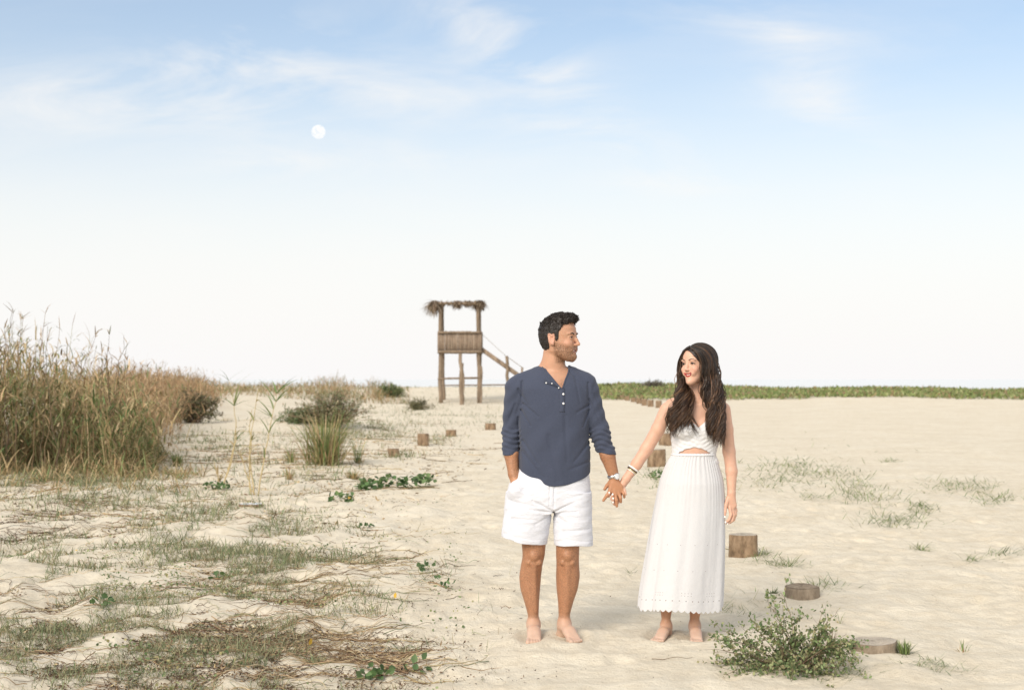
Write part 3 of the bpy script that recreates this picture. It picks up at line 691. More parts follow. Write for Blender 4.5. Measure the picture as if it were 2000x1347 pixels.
# folds: ring creases on the pushed sleeves, radiating from the armpits and long soft drape
ring = .0030*np.sin(pyg*.62+2.2*np.sin(pxg*.13)+1.3*np.sin(Yg*40))*sstep(826, 845, pyg)*sstep(884, 874, pyg)*((pxg < 1018) | (pxg > 1150))
ring = ring+.0022*np.sin(pyg*.22+pxg*.2)*((pxg < 1012) | (pxg > 1158))
def crease(ax_, ay_, bx_, by_, w_, am):
    dx, dy = bx_-ax_, by_-ay_; tt = np.clip(((pxg-ax_)*dx+(pyg-ay_)*dy)/(dx*dx+dy*dy), 0, 1)
    d = np.sqrt((pxg-ax_-tt*dx)**2+(pyg-ay_-tt*dy)**2); return -1.7*am*np.exp(-(d/w_)**2)*(1-.5*tt)*(Yg < 7.84)
fol = ring
for c_ in ((1018, 800, 1035, 830, 2.0, .006), (1022, 788, 1050, 812, 2.2, .005), (1012, 815, 1016, 915, 2.5, .004), (1150, 800, 1138, 832, 2.2, .005), (1150, 790, 1125, 805, 2.5, .004), (1152, 860, 1120, 900, 3, .004), (1150, 900, 1110, 915, 3, .003),
           (1022, 860, 1050, 905, 3, .004), (1020, 880, 1060, 930, 3.5, .0035), (1012, 760, 1030, 790, 2.5, .005), (1110, 722, 1140, 760, 3, .004), (1122, 735, 1132, 790, 2.5, .003), (1020, 745, 1018, 790, 2.5, .005), (1148, 748, 1150, 795, 2.5, .005),
           (1102, 812, 1106, 900, 4, .003), (1070, 850, 1090, 935, 5, .003), (1150, 780, 1170, 820, 2.5, .004), (1006, 790, 990, 830, 3, .004), (1160, 770, 1175, 800, 2.5, .003)): fol = fol-crease(*c_)
fol = fol+.0030*np.sin(pxg*.11+pyg*.045+1.5*np.sin(pyg*.03))*sstep(760, 860, pyg)
fs.D += np.broadcast_to(fol, fs.D.shape).astype(np.float32)
# V opening
vw = np.interp(pyg, [700, 712, 725, 757, 760], [26, 24, 20, 1.0, -8]); vc = np.interp(pyg, [700, 712, 757], [1086, 1086, 1096])
vd = (np.abs(pxg-vc)-vw)*S_; vd = np.where(Yg > 7.86, .05, vd); vd = np.maximum(vd, (pyg-759)*S_)
fs.D = -smin(-fs.D, np.broadcast_to(vd, fs.D.shape).astype(np.float32), .003)
V, Qs2 = fs.mesh(); V = relax(V, Qs2, 1, .3)
shirt = mesh_obj('shirt', V, Qs2, M['shirt'], man)
def on(fd_, px, py, ex=.0):
    ysr = np.linspace(7.5, 8.0, 400); d = fd_.sample(np.stack([np.full(400, xt(px)), ysr, np.full(400, zt(py))], -1)); k = np.nonzero(d < 0)[0]
    y = ysr[k[0]] if len(k) else 7.75; return np.array([xt(px), y-ex, zt(py)])
def tube_on(name, pts, r, mat, parent, fd_, ex=0, sides=8, col=(.05, .06, .1)):
    P = np.array([on(fd_, a, b_, ex) for a, b_ in pts]); P2 = P.copy(); P2[1:-1, 1] = (P[:-2, 1]+P[1:-1, 1]+P[2:, 1])/3
    a = Acc(); a.tubes(P2[None], np.full((1, len(P2)), r), np.array([col]), sides); return a.build(name, mat, parent)
def dense(pts, n=24):
    p = np.array(pts, float); t0 = np.concatenate([[0], np.cumsum(np.linalg.norm(np.diff(p, axis=0), axis=1))]); s_ = np.linspace(0, t0[-1], n); return list(zip(np.interp(s_, t0, p[:, 0]), np.interp(s_, t0, p[:, 1])))
tube_on('collar', dense([(1059, 717), (1064, 728), (1073, 741), (1094, 758)]), .0042, M['shirt'], man, fs, .001)
tube_on('collar', dense([(1113, 714), (1109, 728), (1103, 742), (1098, 757)]), .0042, M['shirt'], man, fs, .001)
# loose placket flap folded open, and the closed placket below it
P = np.array([on(fs, a, b_, e_) for a, b_, e_ in ((1062, 738, .004), (1062, 747, .006), (1074, 751, .006), (1094, 759, .004), (1074, 741, .001), (1084, 748, .001))])
a = Acc(); P_ = np.array([P[0], P[1], P[2], P[4], P[3], P[5]]); th_ = np.array([0, .003, 0])
a.add(np.concatenate([P_, P_+th_]), [(0, 1, 2, 3), (3, 2, 4, 5), (6, 9, 8, 7), (9, 11, 10, 8), (0, 6, 7, 1), (1, 7, 8, 2), (2, 8, 10, 4)], (.05, .06, .1)); a.build('collar_flap', M['shirt'], man, smooth=False)
rows = 14; pl = np.array([[on(fs, 1096.5+dx, 758+46*i/(rows-1), .0024) for dx in (-5.2, 5.2)] for i in range(rows)]); pl[1:-1, :, 1] = (pl[:-2, :, 1]+pl[1:-1, :, 1]+pl[2:, :, 1])/3
V = np.concatenate([pl.reshape(-1, 3), pl.reshape(-1, 3)+np.array([0, .004, 0])]); n2 = rows*2; Qp = []
for i in range(rows-1): Qp += [(2*i, 2*i+1, 2*i+3, 2*i+2), (2*i, 2*i+2, n2+2*i+2, n2+2*i), (2*i+1, n2+2*i+1, n2+2*i+3, 2*i+3)]
Qp.append((n2-2, n2-1, 2*n2-1, 2*n2-2)); a = Acc(); a.add(V, Qp, (.05, .06, .1)); a.build('placket', M['shirt'], man, smooth=False)
for bx_, by_, r in ((1099, 769, .0062), (1099, 787, .0062), (1066, 747.5, .0045), (1077, 748.5, .004), (1090, 757, .004)):
    c = on(fs, bx_, by_, .006); V, Qb = uvsphere(c, (r, .003, r), 14, 8); mesh_obj('button', V, Qb, M['button'], shirt)

# shorts
fq = Field((xt(968), 7.58, zt(1078)), (xt(1170), 8.06, zt(905)), .0033)
z, cx, rx = lr([(908, 1018, 1148), (925, 1008, 1151), (945, 994, 1153), (970, 988, 1155), (992, 986, 1156), (1002, 986, 1156)])
fq.loft(z, cx, 7.82, rx, [.118, .122, .125, .125, .118, .105], .02, n=2.3)
z, cx, rx = lr([(960, 988, 1079), (1000, 985, 1079), (1030, 981, 1073), (1075, 977, 1066)]); fq.loft(z, cx, 7.81, rx, [.11, .115, .112, .108], .012, n=2.2)
z, cx, rx = lr([(960, 1081, 1155), (1000, 1081, 1156), (1030, 1081, 1157), (1075, 1082, 1158)]); fq.loft(z, cx, 7.81, rx, [.11, .112, .110, .106], .012, n=2.2)
fq.ell(P3(1008, 955, -.06), (.040, .045, .05), .03)      # the hand inside the pocket
sl = tuple(slice(0, n_) for n_ in fq.n); Xg, Yg, Zg = fq.grid(sl); pxg = Xg/S_+CX; pyg = HZ-(Zg-CAMH)/S_
hemq = np.where(pxg < 1075, 1047+14*np.clip((pxg-980)/60, 0, 1)**.8, 1063+1.5*np.sin(pxg*.1)); fq.D = np.maximum(fq.D, ((pyg-hemq)*S_).astype(np.float32))
fol = .0009*np.sin(pyg*.31+pxg*.12+1.8*np.sin(pxg*.07))*sstep(940, 990, pyg)+.0022*np.sin(pxg*.13+.04*pyg)*sstep(990, 1050, pyg)
def cr2(*c_): return -crease(*c_)
for c_ in ((1080, 996, 1040, 975, 2.5, .006), (1080, 998, 1035, 992, 2.5, .005), (1082, 996, 1120, 978, 2.5, .006), (1082, 1000, 1125, 996, 2.5, .005), (1078, 1002, 1045, 1020, 2.5, .004), (1083, 1004, 1110, 1020, 2.5, .004), (1082, 940, 1081, 990, 1.5, .004), (1073, 945, 1072, 985, 1.2, .003), (992, 940, 1012, 920, 1.5, .007), (995, 975, 1040, 985, 3, .003), (1150, 960, 1115, 968, 3, .003), (1000, 1010, 1050, 1012, 3, .003), (1100, 1035, 1150, 1030, 3, .003)): fol = fol+cr2(*c_)
for hx in (1,): fol = fol-.0018*np.exp(-((pyg-hemq+10)/1.2)**2)*-1
fq.D += np.broadcast_to(fol, fq.D.shape).astype(np.float32)
V, Qs2 = fq.mesh(); V = relax(V, Qs2, 1, .3); mesh_obj('shorts', V, Qs2, M['shorts'], man)

# watch on his left wrist
def band(name, c, axis, r1, r2, w_, th_, mat, parent, n=36, nrm_=None):
    axis = np.array(axis, float); axis /= np.linalg.norm(axis); ref = np.array([0, -1., 0]); A = ref-axis*(ref@axis); A /= np.linalg.norm(A); B_ = np.cross(axis, A)
    t_ = np.linspace(0, 2*math.pi, n, endpoint=False); V = []
    for rr, ww in ((0, -w_/2), (th_, -w_/2), (th_, w_/2), (0, w_/2)):
        V.append(np.array(c)+np.outer(np.cos(t_)*(r1+rr), A)+np.outer(np.sin(t_)*(r2+rr), B_)+axis*ww)
    V = np.concatenate(V); Qb = []
    for j in range(4):
        for i in range(n): Qb.append((j*n+i, j*n+(i+1) % n, ((j+1) % 4)*n+(i+1) % n, ((j+1) % 4)*n+i))
    return mesh_obj(name, V, np.array(Qb), mat, parent), A, B_, axis
wc = P3(1198, 929, -.008); wax = P3(1199, 935)-P3(1196, 922)
wat, A, B_, ax_ = band('wristwatch', wc, wax, .029, .032, .016, .003, M['steel'], man)
def disc(name, c, nrm_, r, th_, mat, parent, n=28):
    nrm_ = np.array(nrm_, float); nrm_ /= np.linalg.norm(nrm_); a_ = np.cross(nrm_, (0, 0, 1.)); a_ /= np.linalg.norm(a_); b_ = np.cross(nrm_, a_); t_ = np.linspace(0, 2*math.pi, n, endpoint=False)
    ring_ = lambda rr, hh: np.array(c)+rr*(np.outer(np.cos(t_), a_)+np.outer(np.sin(t_), b_))+nrm_*hh
    V = np.concatenate([ring_(r, 0), ring_(r, th_), ring_(r*.86, th_*1.25), ring_(1e-4, th_*1.25)]); Qd = [(j*n+i, j*n+(i+1) % n, (j+1)*n+(i+1) % n, (j+1)*n+i) for j in range(3) for i in range(n)]
    return mesh_obj(name, V, np.array(Qd), mat, parent)
wn = A*.88-B_*.0+np.array([.5, 0, 0])
wn = wn/np.linalg.norm(wn)
cs_ = disc('watch_case', wc+wn*.029, wn, .0185, .007, M['steel'], wat); disc('watch_dial', wc+wn*.0382, wn, .0155, .0008, M['dial'], wat)

# ------------------------------------------------------------------ the woman
fw = Field((xt(1172), 7.55, -.06), (xt(1446), 8.02, 1.66), .0033)
hw = Head(P3(1361.5, 711, -.005), math.radians(-46), .98, pitch=.0, roll=.04)
hw.build(fw, False)
fw.rc(P3(1362, 778, .03), P3(1362, 735, .02), .047, .045, .02)
z, cx, rx = lr([(778, 1335, 1392), (788, 1305, 1414), (800, 1303, 1418), (825, 1311, 1408), (850, 1313, 1405), (875, 1317, 1399), (888, 1317, 1395), (910, 1303, 1405), (940, 1294, 1412), (985, 1292, 1416)])
fw.loft(z, cx, 7.82, rx, [.05, .072, .082, .092, .090, .082, .082, .090, .105, .11], .02)
for X in (1312, 1407): fw.rc(P3(1362, 772, .035), P3(X, 790, .025), .030, .034, .03)
for X in (1336, 1382): fw.ell(P3(X, 834, -.05), (.056, .052, .052), .025)
fw.rc(P3(1358, 790, -.045), P3(1325, 786, -.03), .009, .007, .014); fw.rc(P3(1366, 790, -.045), P3(1398, 784, -.03), .009, .007, .014)  # collarbones
fw.chain([P3(1303, 800, .02), P3(1286, 838, .02), P3(1264, 876, .02), P3(1244, 906, .01), P3(1223, 935, .0), P3(1216, 945, -.002)], [.040, .038, .035, .031, .0225, .021], .012)
fw.chain([P3(1414, 800, .02), P3(1420, 838, .02), P3(1425, 882, .02), P3(1429, 920, .005), P3(1428, 962, -.01)], [.040, .0365, .0345, .032, .0225], .012)
# her right hand, interlaced behind his
wr = P3(1217, 944, .002); pal = P3(1209, 955, .012)
fw.rc(wr, pal, .020, .024, .012, flat=None)
for pts, rs in (([P3(1210, 950, .01), P3(1196, 958, .010), P3(1188, 968, -.018), P3(1189, 962, -.036)], [.011, .009, .0082, .0070]),
                ([P3(1210, 955, .01), P3(1200, 968, .006), P3(1194, 973, -.024), P3(1195.5, 965, -.040)], [.011, .0092, .0082, .0070]),
                ([P3(1212, 960, .01), P3(1204, 975, .004), P3(1197, 980, -.022), P3(1196.5, 973, -.038)], [.011, .0090, .0080, .0068]),
                ([P3(1214, 962, .01), P3(1207, 981, .004), P3(1200, 984, -.018), P3(1196.5, 980, -.030)], [.010, .0082, .0074, .0064]),
                ([P3(1214, 947, -.004), P3(1219, 957, -.020), P3(1221, 964, -.026)], [.011, .0095, .0080])):
    fw.chain(pts, rs, .003)
# her left hand, hanging
wl = P3(1428, 962, -.01)
for kx, ky, r in ((1419, 986, .0125), (1425, 990, .0130), (1431, 990, .0125), (1435, 986, .0105)): fw.rc(wl, P3(kx, ky, -.012), .018, r, .010)
for pts, rs in (([P3(1424, 990, -.020), P3(1426, 1003, -.030), P3(1422, 1013, -.036), P3(1415, 1019, -.036)], [.0098, .0088, .0080, .0066]),
                ([P3(1429, 991, -.012), P3(1432, 1005, -.018), P3(1428, 1016, -.024), P3(1419, 1021, -.026)], [.0098, .0088, .0080, .0066]),
                ([P3(1432, 990, -.004), P3(1436, 1003, -.006), P3(1433, 1014, -.010), P3(1425, 1020, -.014)], [.0095, .0084, .0076, .0064]),
                ([P3(1435, 986, .004), P3(1438, 997, .004), P3(1437, 1006, .002), P3(1433, 1012, .0)], [.0085, .0074, .0066, .0056]),
                ([P3(1421, 972, -.016), P3(1416, 986, -.028), P3(1414, 998, -.036), P3(1413, 1008, -.038)], [.0125, .0105, .0086, .0070])):
    fw.chain(pts, rs, .004)
# legs below the skirt
for tab, ft, an in (([(1060, 1285, 1335), (1120, 1287, 1326), (1160, 1288, 1320), (1190, 1290, 1313), (1212, 1293, 1309), (1228, 1293, 1310)], P3(1279, 1247, -.15), P3(1301, 1219, .0)),
                    ([(1060, 1345, 1392), (1120, 1346, 1385), (1160, 1346, 1376), (1190, 1347, 1370), (1212, 1348, 1365), (1228, 1348, 1366)], P3(1354, 1249, -.17), P3(1357, 1219, .0))):
    z, cx, rx = lr(tab); fw.loft(z, cx, [7.81, 7.82, 7.82, 7.81, 7.805, 7.805], rx, [.065, .058, .048, .036, .031, .031], .012); foot(fw, an, ft, .84)
V, Qm = fw.mesh(); V = relax(V, Qm, 1, .35); loc = hw.loc(V); px = V[:, 0]/S_+CX; py = HZ-(V[:, 2]-CAMH)/S_
col = np.tile(np.array([.66, .405, .295]), (len(V), 1)); face = (py < 760)
for q in (-1, 1):
    g = np.exp(-((loc[:, 0]-.078)/.025)**2-((loc[:, 1]-q*.042)/.02)**2-((loc[:, 2]+.032)/.018)**2)*face; col = col*(1-.45*g[:, None])+np.array([.66, .26, .19])*.45*g[:, None]
legs = sstep(1150, 1185, py)[:, None]; col = col*(1-legs)+np.array([.50, .27, .165])*legs
dust = sstep(1205, 1235, py)[:, None]; col = col*(1-.75*dust)+np.array([.62, .47, .38])*.75*dust
woman = mesh_obj('person', V, Qm, M['skin_w'], origin=P3(1335, 1246), cols=col, masks=np.zeros(len(V)))
tag(woman, 'woman with long wavy brown hair in a long white dress, holding the man\'s hand, barefoot', 'person')
hw.face_parts(fw, woman, False, (.40, .012, .018), (.020, .012, .009), (.035, .02, .012))
# white nails
for c_, dr in ((P3(1189, 960.5, -.042), 0), (P3(1195.5, 963.5, -.046), 0), (P3(1196.5, 971.5, -.044), 0), (P3(1196.5, 979.5, -.036), 0), (P3(1413.5, 1007.5, -.044), 0), (P3(1415, 1018, -.042), 0), (P3(1419, 1021, -.033), 0)):
    V, Qb = uvsphere(c_, (.0050, .0022, .0062), 12, 8); mesh_obj('fingernail', V, Qb, M['bangle'], woman)
# bodice
fb = Field((xt(1296), 7.60, zt(905)), (xt(1424), 8.0, zt(800)), .003)
z, cx, rx = lr([(800, 1305, 1415), (825, 1309, 1410), (850, 1311, 1408), (875, 1314, 1402), (888, 1314, 1398), (905, 1304, 1406)])
fb.loft(z, cx, 7.82, rx+.002, [.088, .099, .097, .089, .089, .096], .015)
for X in (1336, 1382): fb.ell(P3(X, 836, -.05), (.062, .060, .058), .022)
sl = tuple(slice(0, n_) for n_ in fb.n); Xg, Yg, Zg = fb.grid(sl); pxg = Xg/S_+CX; pyg = HZ-(Zg-CAMH)/S_
topl = np.interp(pxg, [1300, 1312, 1325, 1338, 1350, 1361, 1372, 1384, 1398, 1410, 1420], [822, 822, 817, 818, 824, 834, 823, 817, 816, 822, 822])
d_ = np.maximum(fb.D, ((topl-pyg)*S_).astype(np.float32))
lens_ = 872.5+15*np.abs((pxg-1354)/36)**1.8; front = Yg < 7.80
d_ = np.maximum(d_, np.where(front & (np.abs(pxg-1354) < 37), (pyg-lens_)*S_, -.05).astype(np.float32))
gath = .0013*np.sin((pyg-834)*.75+np.abs(pxg-1360)*.32+1.3*np.sin(pxg*.15))*np.exp(-((np.abs(pxg-1362)-20)/26)**2)*(Yg < 7.83)+.0006*np.sin((pxg-1360)*.5+(pyg-840)*.5)
fb.D = d_+np.broadcast_to(gath, d_.shape).astype(np.float32)
V, Qb = fb.mesh(); V = relax(V, Qb, 1, .3); bod = mesh_obj('bodice', V, Qb, M['cotton'], woman)
fb.D = d_
# twisted knot of the bodice
a = Acc()
for q, off in ((1, 0), (-1, 1.5)):
    for sft in (-4, -1.5, 1, 3.5):
        pts = [(1361+q*(t_*26), 838+sft*(.6+t_)+22*t_*(1 if q > 0 else .85)) for t_ in np.linspace(-.75, .9, 12)]
        P = np.array([on(fb, x_, min(max(y_, 828), 868), -.0015) for x_, y_ in pts]); P[1:-1, 1] = (P[:-2, 1]+P[1:-1, 1]+P[2:, 1])/3
        a.tubes(P[None], (np.array([.001]+[.0038]*10+[.001]))[None], np.array([[.8, .8, .8]]), 8)
a.build('bodice_twist', M['cotton'], bod)
# skirt
m = M['eyelet'] = bpy.data.materials.new('eyelet_cotton'); m.use_nodes = True; t = m.node_tree; b = t.nodes['Principled BSDF']
b.inputs['Roughness'].default_value = .85; b.inputs['Specular IOR Level'].default_value = .2
t.links.new(tramp(t, tnoise(t, 500, 2), [(.3, (.68, .685, .71)), (.7, (.77, .775, .79))]), b.inputs['Base Color'])
uvn = t.nodes.new('ShaderNodeTexCoord').outputs['UV']; sp = t.nodes.new('ShaderNodeSeparateXYZ'); t.links.new(uvn, sp.inputs[0]); uu, vv = sp.outputs[0], sp.outputs[1]
def dots(cu, cv, rad, v0, v1):
    fu = tmath(t, 'SUBTRACT', tmath(t, 'FRACT', tmath(t, 'MULTIPLY', uu, cu)), .5); fv = tmath(t, 'SUBTRACT', tmath(t, 'FRACT', tmath(t, 'MULTIPLY', vv, cv)), .5)
    d = tmath(t, 'SQRT', tmath(t, 'ADD', tmath(t, 'POWER', tmath(t, 'DIVIDE', fu, cu), 2.0), tmath(t, 'POWER', tmath(t, 'DIVIDE', fv, cv), 2.0)))
    k = tmath(t, 'LESS_THAN', d, rad); return tmath(t, 'MULTIPLY', tmath(t, 'MULTIPLY', k, tmath(t, 'GREATER_THAN', vv, v0)), tmath(t, 'LESS_THAN', vv, v1))
gate = tmath(t, 'GREATER_THAN', tmath(t, 'FRACT', tmath(t, 'MULTIPLY', uu, 6.7)), .58)
hol = tmath(t, 'ADD', tmath(t, 'ADD', tmath(t, 'MULTIPLY', gate, dots(62, 70, .0022, .075, .105)), dots(30, 30, .0036, .034, .066)), dots(13, 7, .0022, .16, .36), True)
trn = t.nodes.new('ShaderNodeBsdfTransparent'); mx = t.nodes.new('ShaderNodeMixShader'); t.links.new(tmath(t, 'MULTIPLY', hol, .55), mx.inputs[0])
trl = t.nodes.new('ShaderNodeBsdfTranslucent'); trl.inputs[0].default_value = (.8, .8, .8, 1); mx0 = t.nodes.new('ShaderNodeMixShader'); mx0.inputs[0].default_value = .18
t.links.new(b.outputs[0], mx0.inputs[1]); t.links.new(trl.outputs[0], mx0.inputs[2])
t.links.new(mx0.outputs[0], mx.inputs[1]); t.links.new(trn.outputs[0], mx.inputs[2]); t.links.new(mx.outputs[0], t.nodes['Material Output'].inputs[0])
emb = t.nodes.new('ShaderNodeTexVoronoi'); emb.feature = 'DISTANCE_TO_EDGE'; emb.inputs['Scale'].default_value = 28
t.links.new(uvn, emb.inputs['Vector']); msk = tmath(t, 'SUBTRACT', 1.0, tmath(t, 'MULTIPLY', vv, 2.2), True)
bump(t, b, tmath(t, 'ADD', tmath(t, 'MULTIPLY', tmath(t, 'MULTIPLY', tmath(t, 'MULTIPLY', emb.outputs[0], 5.0, True), msk), .25), tnoise(t, 34, 4, sc=(1, 1, .6))), .3, .008)
nth, nzr = 360, 150; th = np.linspace(0, 2*math.pi, nth, endpoint=False)
tabk = np.array([(884, 1315, 1397), (889, 1313, 1398), (900, 1305, 1402), (915, 1298, 1407), (935, 1290, 1413), (960, 1284, 1416), (1000, 1276, 1418), (1050, 1267, 1418), (1100, 1259, 1416), (1150, 1251, 1414), (1185, 1247, 1412)], float)
pyr = np.linspace(884, 1183, nzr); Lx = np.interp(pyr, tabk[:, 0], tabk[:, 1]); Rx = np.interp(pyr, tabk[:, 0], tabk[:, 2])
kk = np.ones(7)/7; sm = lambda v: np.convolve(np.concatenate([np.full(3, v[0]), v, np.full(3, v[-1])]), kk, 'valid'); Lx, Rx = sm(Lx), sm(Rx)
tz = (pyr-884)/(1183-884); ryk = np.interp(tz, [0, .05, .2, 1], [.094, .104, .135, .185])
TH, TZ = np.meshgrid(th, tz); CXk = xt((Lx+Rx)/2)[:, None]; RXk = ((Rx-Lx)/2*S_)[:, None]; RYk = ryk[:, None]
fine = np.sin(TH*44+2*np.sin(TH*7))*.0022*np.exp(-TZ*5); mid = (np.sin(TH*15+1.4*np.sin(TH*3+1)+.8*TZ)*.5+.5)**1.5*.008*sstep(.04, .7, TZ)*(.45+.55*np.sin(TH*2.0+.7+1.2*np.sin(TH*5)))
big = np.sin(TH*7+2.2*np.sin(TH*2)+TZ)*.011*sstep(.15, 1, TZ)
off = fine-mid+big
sx = 44; uarc = TH/(2*math.pi)*1.35; scal = np.abs(np.sin(TH*sx/2))*.013+np.abs(np.sin(TH*sx*1.5))*.002
Zk = zt(pyr)[:, None]-np.where(TZ > .97, (TZ-.97)/.03, 0)*scal+.0*TH
Zk = Zk+.008*np.sin(TH*3+1)*TZ**3
Xk = CXk+(RXk+off)*np.cos(TH); Yk = 7.82+(RYk+off)*np.sin(TH)
V = np.stack([Xk, Yk, Zk], -1).reshape(-1, 3); i = np.arange(nzr*nth).reshape(nzr, nth); i2 = np.roll(i, -1, 1)
Qk = np.stack([i[:-1], i[1:], i2[1:], i2[:-1]], -1).reshape(-1, 4); uvk = np.stack([uarc, (1-TZ)*.86], -1).reshape(-1, 2)
skirt = mesh_obj('skirt', V, Qk, M['eyelet'], woman, uv=uvk)
a = Acc(); thb = np.linspace(0, 2*math.pi, 90); a.tubes(np.stack([xt(1355.5)+.1215*np.cos(thb), 7.82+.0975*np.sin(thb), np.full(90, zt(887.5))], -1)[None], np.full((1, 90), .0055), np.array([[.8, .8, .8]]), 8); a.build('waistband', M['cotton'], skirt)
# bracelets
bc = P3(1237, 915, .008); bax = P3(1223, 935, 0)-P3(1244, 906, .01)
band('bracelet', bc, bax, .0300, .0300, .009, .0035, M['bangle'], woman); un = bax/np.linalg.norm(bax)
band('bracelet', bc+un*.009, bax, .0290, .0290, .0045, .003, M['black'], woman); band('bracelet', bc+un*.015, bax, .0285, .0285, .005, .003, M['gold'], woman)
band('bracelet', bc+un*.0205, bax, .0275, .0275, .004, .003, M['bangle'], woman)

# her hair
acc = Acc(); fh = Field((xt(1280), 7.62, zt(860)), (xt(1430), 8.02, zt(664)), .0035)
fh.apply(hw.skull(False, .006), hw.c-.16, hw.c+.16, 0)
fh.ell(hw.w(-.040, 0, .012), (.086, .078, .084), .03, 'u', hw.R)
def cutw(X, Y, Z):
    x, y, z_ = X-hw.c[0], Y-hw.c[1], Z-hw.c[2]; lf, ll, lu = [(hw.R[i, 0]*x+hw.R[i, 1]*y+hw.R[i, 2]*z_)/hw.sc for i in range(3)]
    e_ = np.sqrt(((ll+.004)/.067)**2+((lu+.022)/(np.where(lu > -.022, .103-.25*np.abs(ll+.02), .14)))**2)          # oval face window
    inwin = (1-e_)*.06; inwin = np.where(lu < -.015, np.maximum(inwin, -.015-lu), inwin); return np.where(lf > .0, inwin, -.05)*hw.sc
sl = tuple(slice(0, n_) for n_ in fh.n); fh.D = np.maximum(fh.D, cutw(*fh.grid(sl)).astype(np.float32))
fh.chain([P3(1372, 700, .06), P3(1376, 750, .07), P3(1376, 800, .06)], [.085, .075, .065], .03)
fh.chain([P3(1395, 745, .0), P3(1395, 790, -.03), P3(1394, 822, -.055)], [.032, .030, .016], .02)
fh.chain([P3(1325, 792, -.03), P3(1318, 815, -.055)], [.024, .018], .02)
V, Qh = fh.mesh(); V = relax(V, Qh, 2, .5); acc.add(V, Qh, np.tile([.020, .011, .008], (len(V), 1)))
def locks(guides, n, r0, amp, spread, pal, tipcol, k=40, lenj=.30):
    Gd = []
    for g in guides:
        g = np.array([P3(*p) for p in g]); t0 = np.concatenate([[0], np.cumsum(np.linalg.norm(np.diff(g, axis=0), axis=1))]); s_ = np.linspace(0, t0[-1], k)
        c = np.stack([np.interp(s_, t0, g[:, j]) for j in range(3)], -1)
        for _ in range(3): c[1:-1] = (c[:-2]+2*c[1:-1]+c[2:])/4
        Gd.append(c)
    Gd = np.array(Gd); m_ = len(Gd); nc = 11; ci = rng.integers(0, nc, n); u = np.clip((ci+.5)/nc*(m_-1)+rng.normal(0, .16, n), 0, m_-1.001); cof = rng.normal(0, 1, (nc, 3)); i0 = np.minimum(u.astype(int), m_-2); f = (u-i0)[:, None, None]
    P = Gd[i0]*(1-f)+Gd[i0+1]*f; t_ = np.linspace(0, 1, k)[None, :]
    sp_ = rng.normal(0, 1, (n, 3))*np.array([1, .8, .5]); P = P+sp_[:, None, :]*(spread*(.3+1.0*np.sin(np.minimum(t_*1.15, 1)*math.pi)))[..., None]+cof[ci][:, None, :]*(.010*t_**1.5)[..., None]*np.array([1, .7, 1.2])
    ph = (ci*2.3) % 6.28+rng.normal(0, .35, n); wl = (4.2+.9*np.sin(ci*1.7)+rng.normal(0, .12, n))[:, None]; am = amp*(sstep(.15, .55, t_))*U(.6, 1.35, (n, 1))
    P[..., 0] += am*np.sin(t_*wl*2*math.pi*.75+ph[:, None]); P[..., 1] += am*.8*np.cos(t_*wl*2*math.pi*.75+ph[:, None])
    P[:, :, 2] += (1-U(1-lenj, 1+lenj*.3, (n, 1)))*sstep(.3, 1, t_)*.22
    for _ in range(4):
        d0 = fh.sample(P); cc_ = np.stack([np.full(d0.shape, hw.c[0]+.02), np.full(d0.shape, hw.c[1]+.03), np.clip(P[..., 2], zt(840), hw.c[2]+.01)], -1); dr_ = P-cc_; dr_ /= np.linalg.norm(dr_, axis=2, keepdims=True)
        P = P+dr_*(np.clip(r0*U(.2, 1.6, (n, 1))-d0, 0, .02)*.8)[..., None]
    rr = r0*U(.6, 1.25, (n, 1))*np.interp(t_, [0, .08, .7, .9, 1], [.5, 1, .95, .55, .05])
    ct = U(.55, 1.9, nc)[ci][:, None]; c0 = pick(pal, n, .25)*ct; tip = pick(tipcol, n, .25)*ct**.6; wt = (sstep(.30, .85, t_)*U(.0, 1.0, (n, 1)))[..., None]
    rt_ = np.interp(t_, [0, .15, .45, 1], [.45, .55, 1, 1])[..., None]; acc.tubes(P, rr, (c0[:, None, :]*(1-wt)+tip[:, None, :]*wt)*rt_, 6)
pal = [(.022, .0125, .0085), (.034, .019, .012), (.055, .031, .018), (.028, .016, .010)]; tips = [(.12, .064, .033), (.20, .11, .057), (.075, .040, .022), (.040, .021, .013), (.028, .015, .010)]
gR = [[(1346, 679, -.075), (1358, 688, -.098), (1368, 705, -.095), (1370, 728, -.085), (1370, 752, -.075), (1376, 780, -.085), (1384, 808, -.115), (1381, 832, -.125), (1378, 846, -.125)],
      [(1350, 676, -.06), (1370, 684, -.085), (1382, 706, -.085), (1384, 735, -.080), (1383, 765, -.085), (1389, 800, -.110), (1393, 835, -.115), (1393, 868, -.115)],
      [(1352, 675, -.03), (1377, 682, -.050), (1389, 706, -.055), (1393, 738, -.060), (1397, 772, -.065), (1400, 805, -.085), (1400, 838, -.105), (1396, 870, -.11)],
      [(1354, 675, .0), (1380, 681, .0), (1394, 708, .0), (1400, 742, -.01), (1404, 775, -.02), (1406, 800, -.045), (1403, 835, -.08), (1398, 858, -.09)],
      [(1354, 676, .05), (1382, 684, .06), (1395, 712, .06), (1401, 745, .05), (1405, 772, .03), (1410, 790, .0), (1408, 810, -.02), (1403, 830, -.05)]]
locks(gR, 520, .0029, .0160, .0045, pal, tips)
locks(gR, 90, .0018, .015, .010, tips, tips)
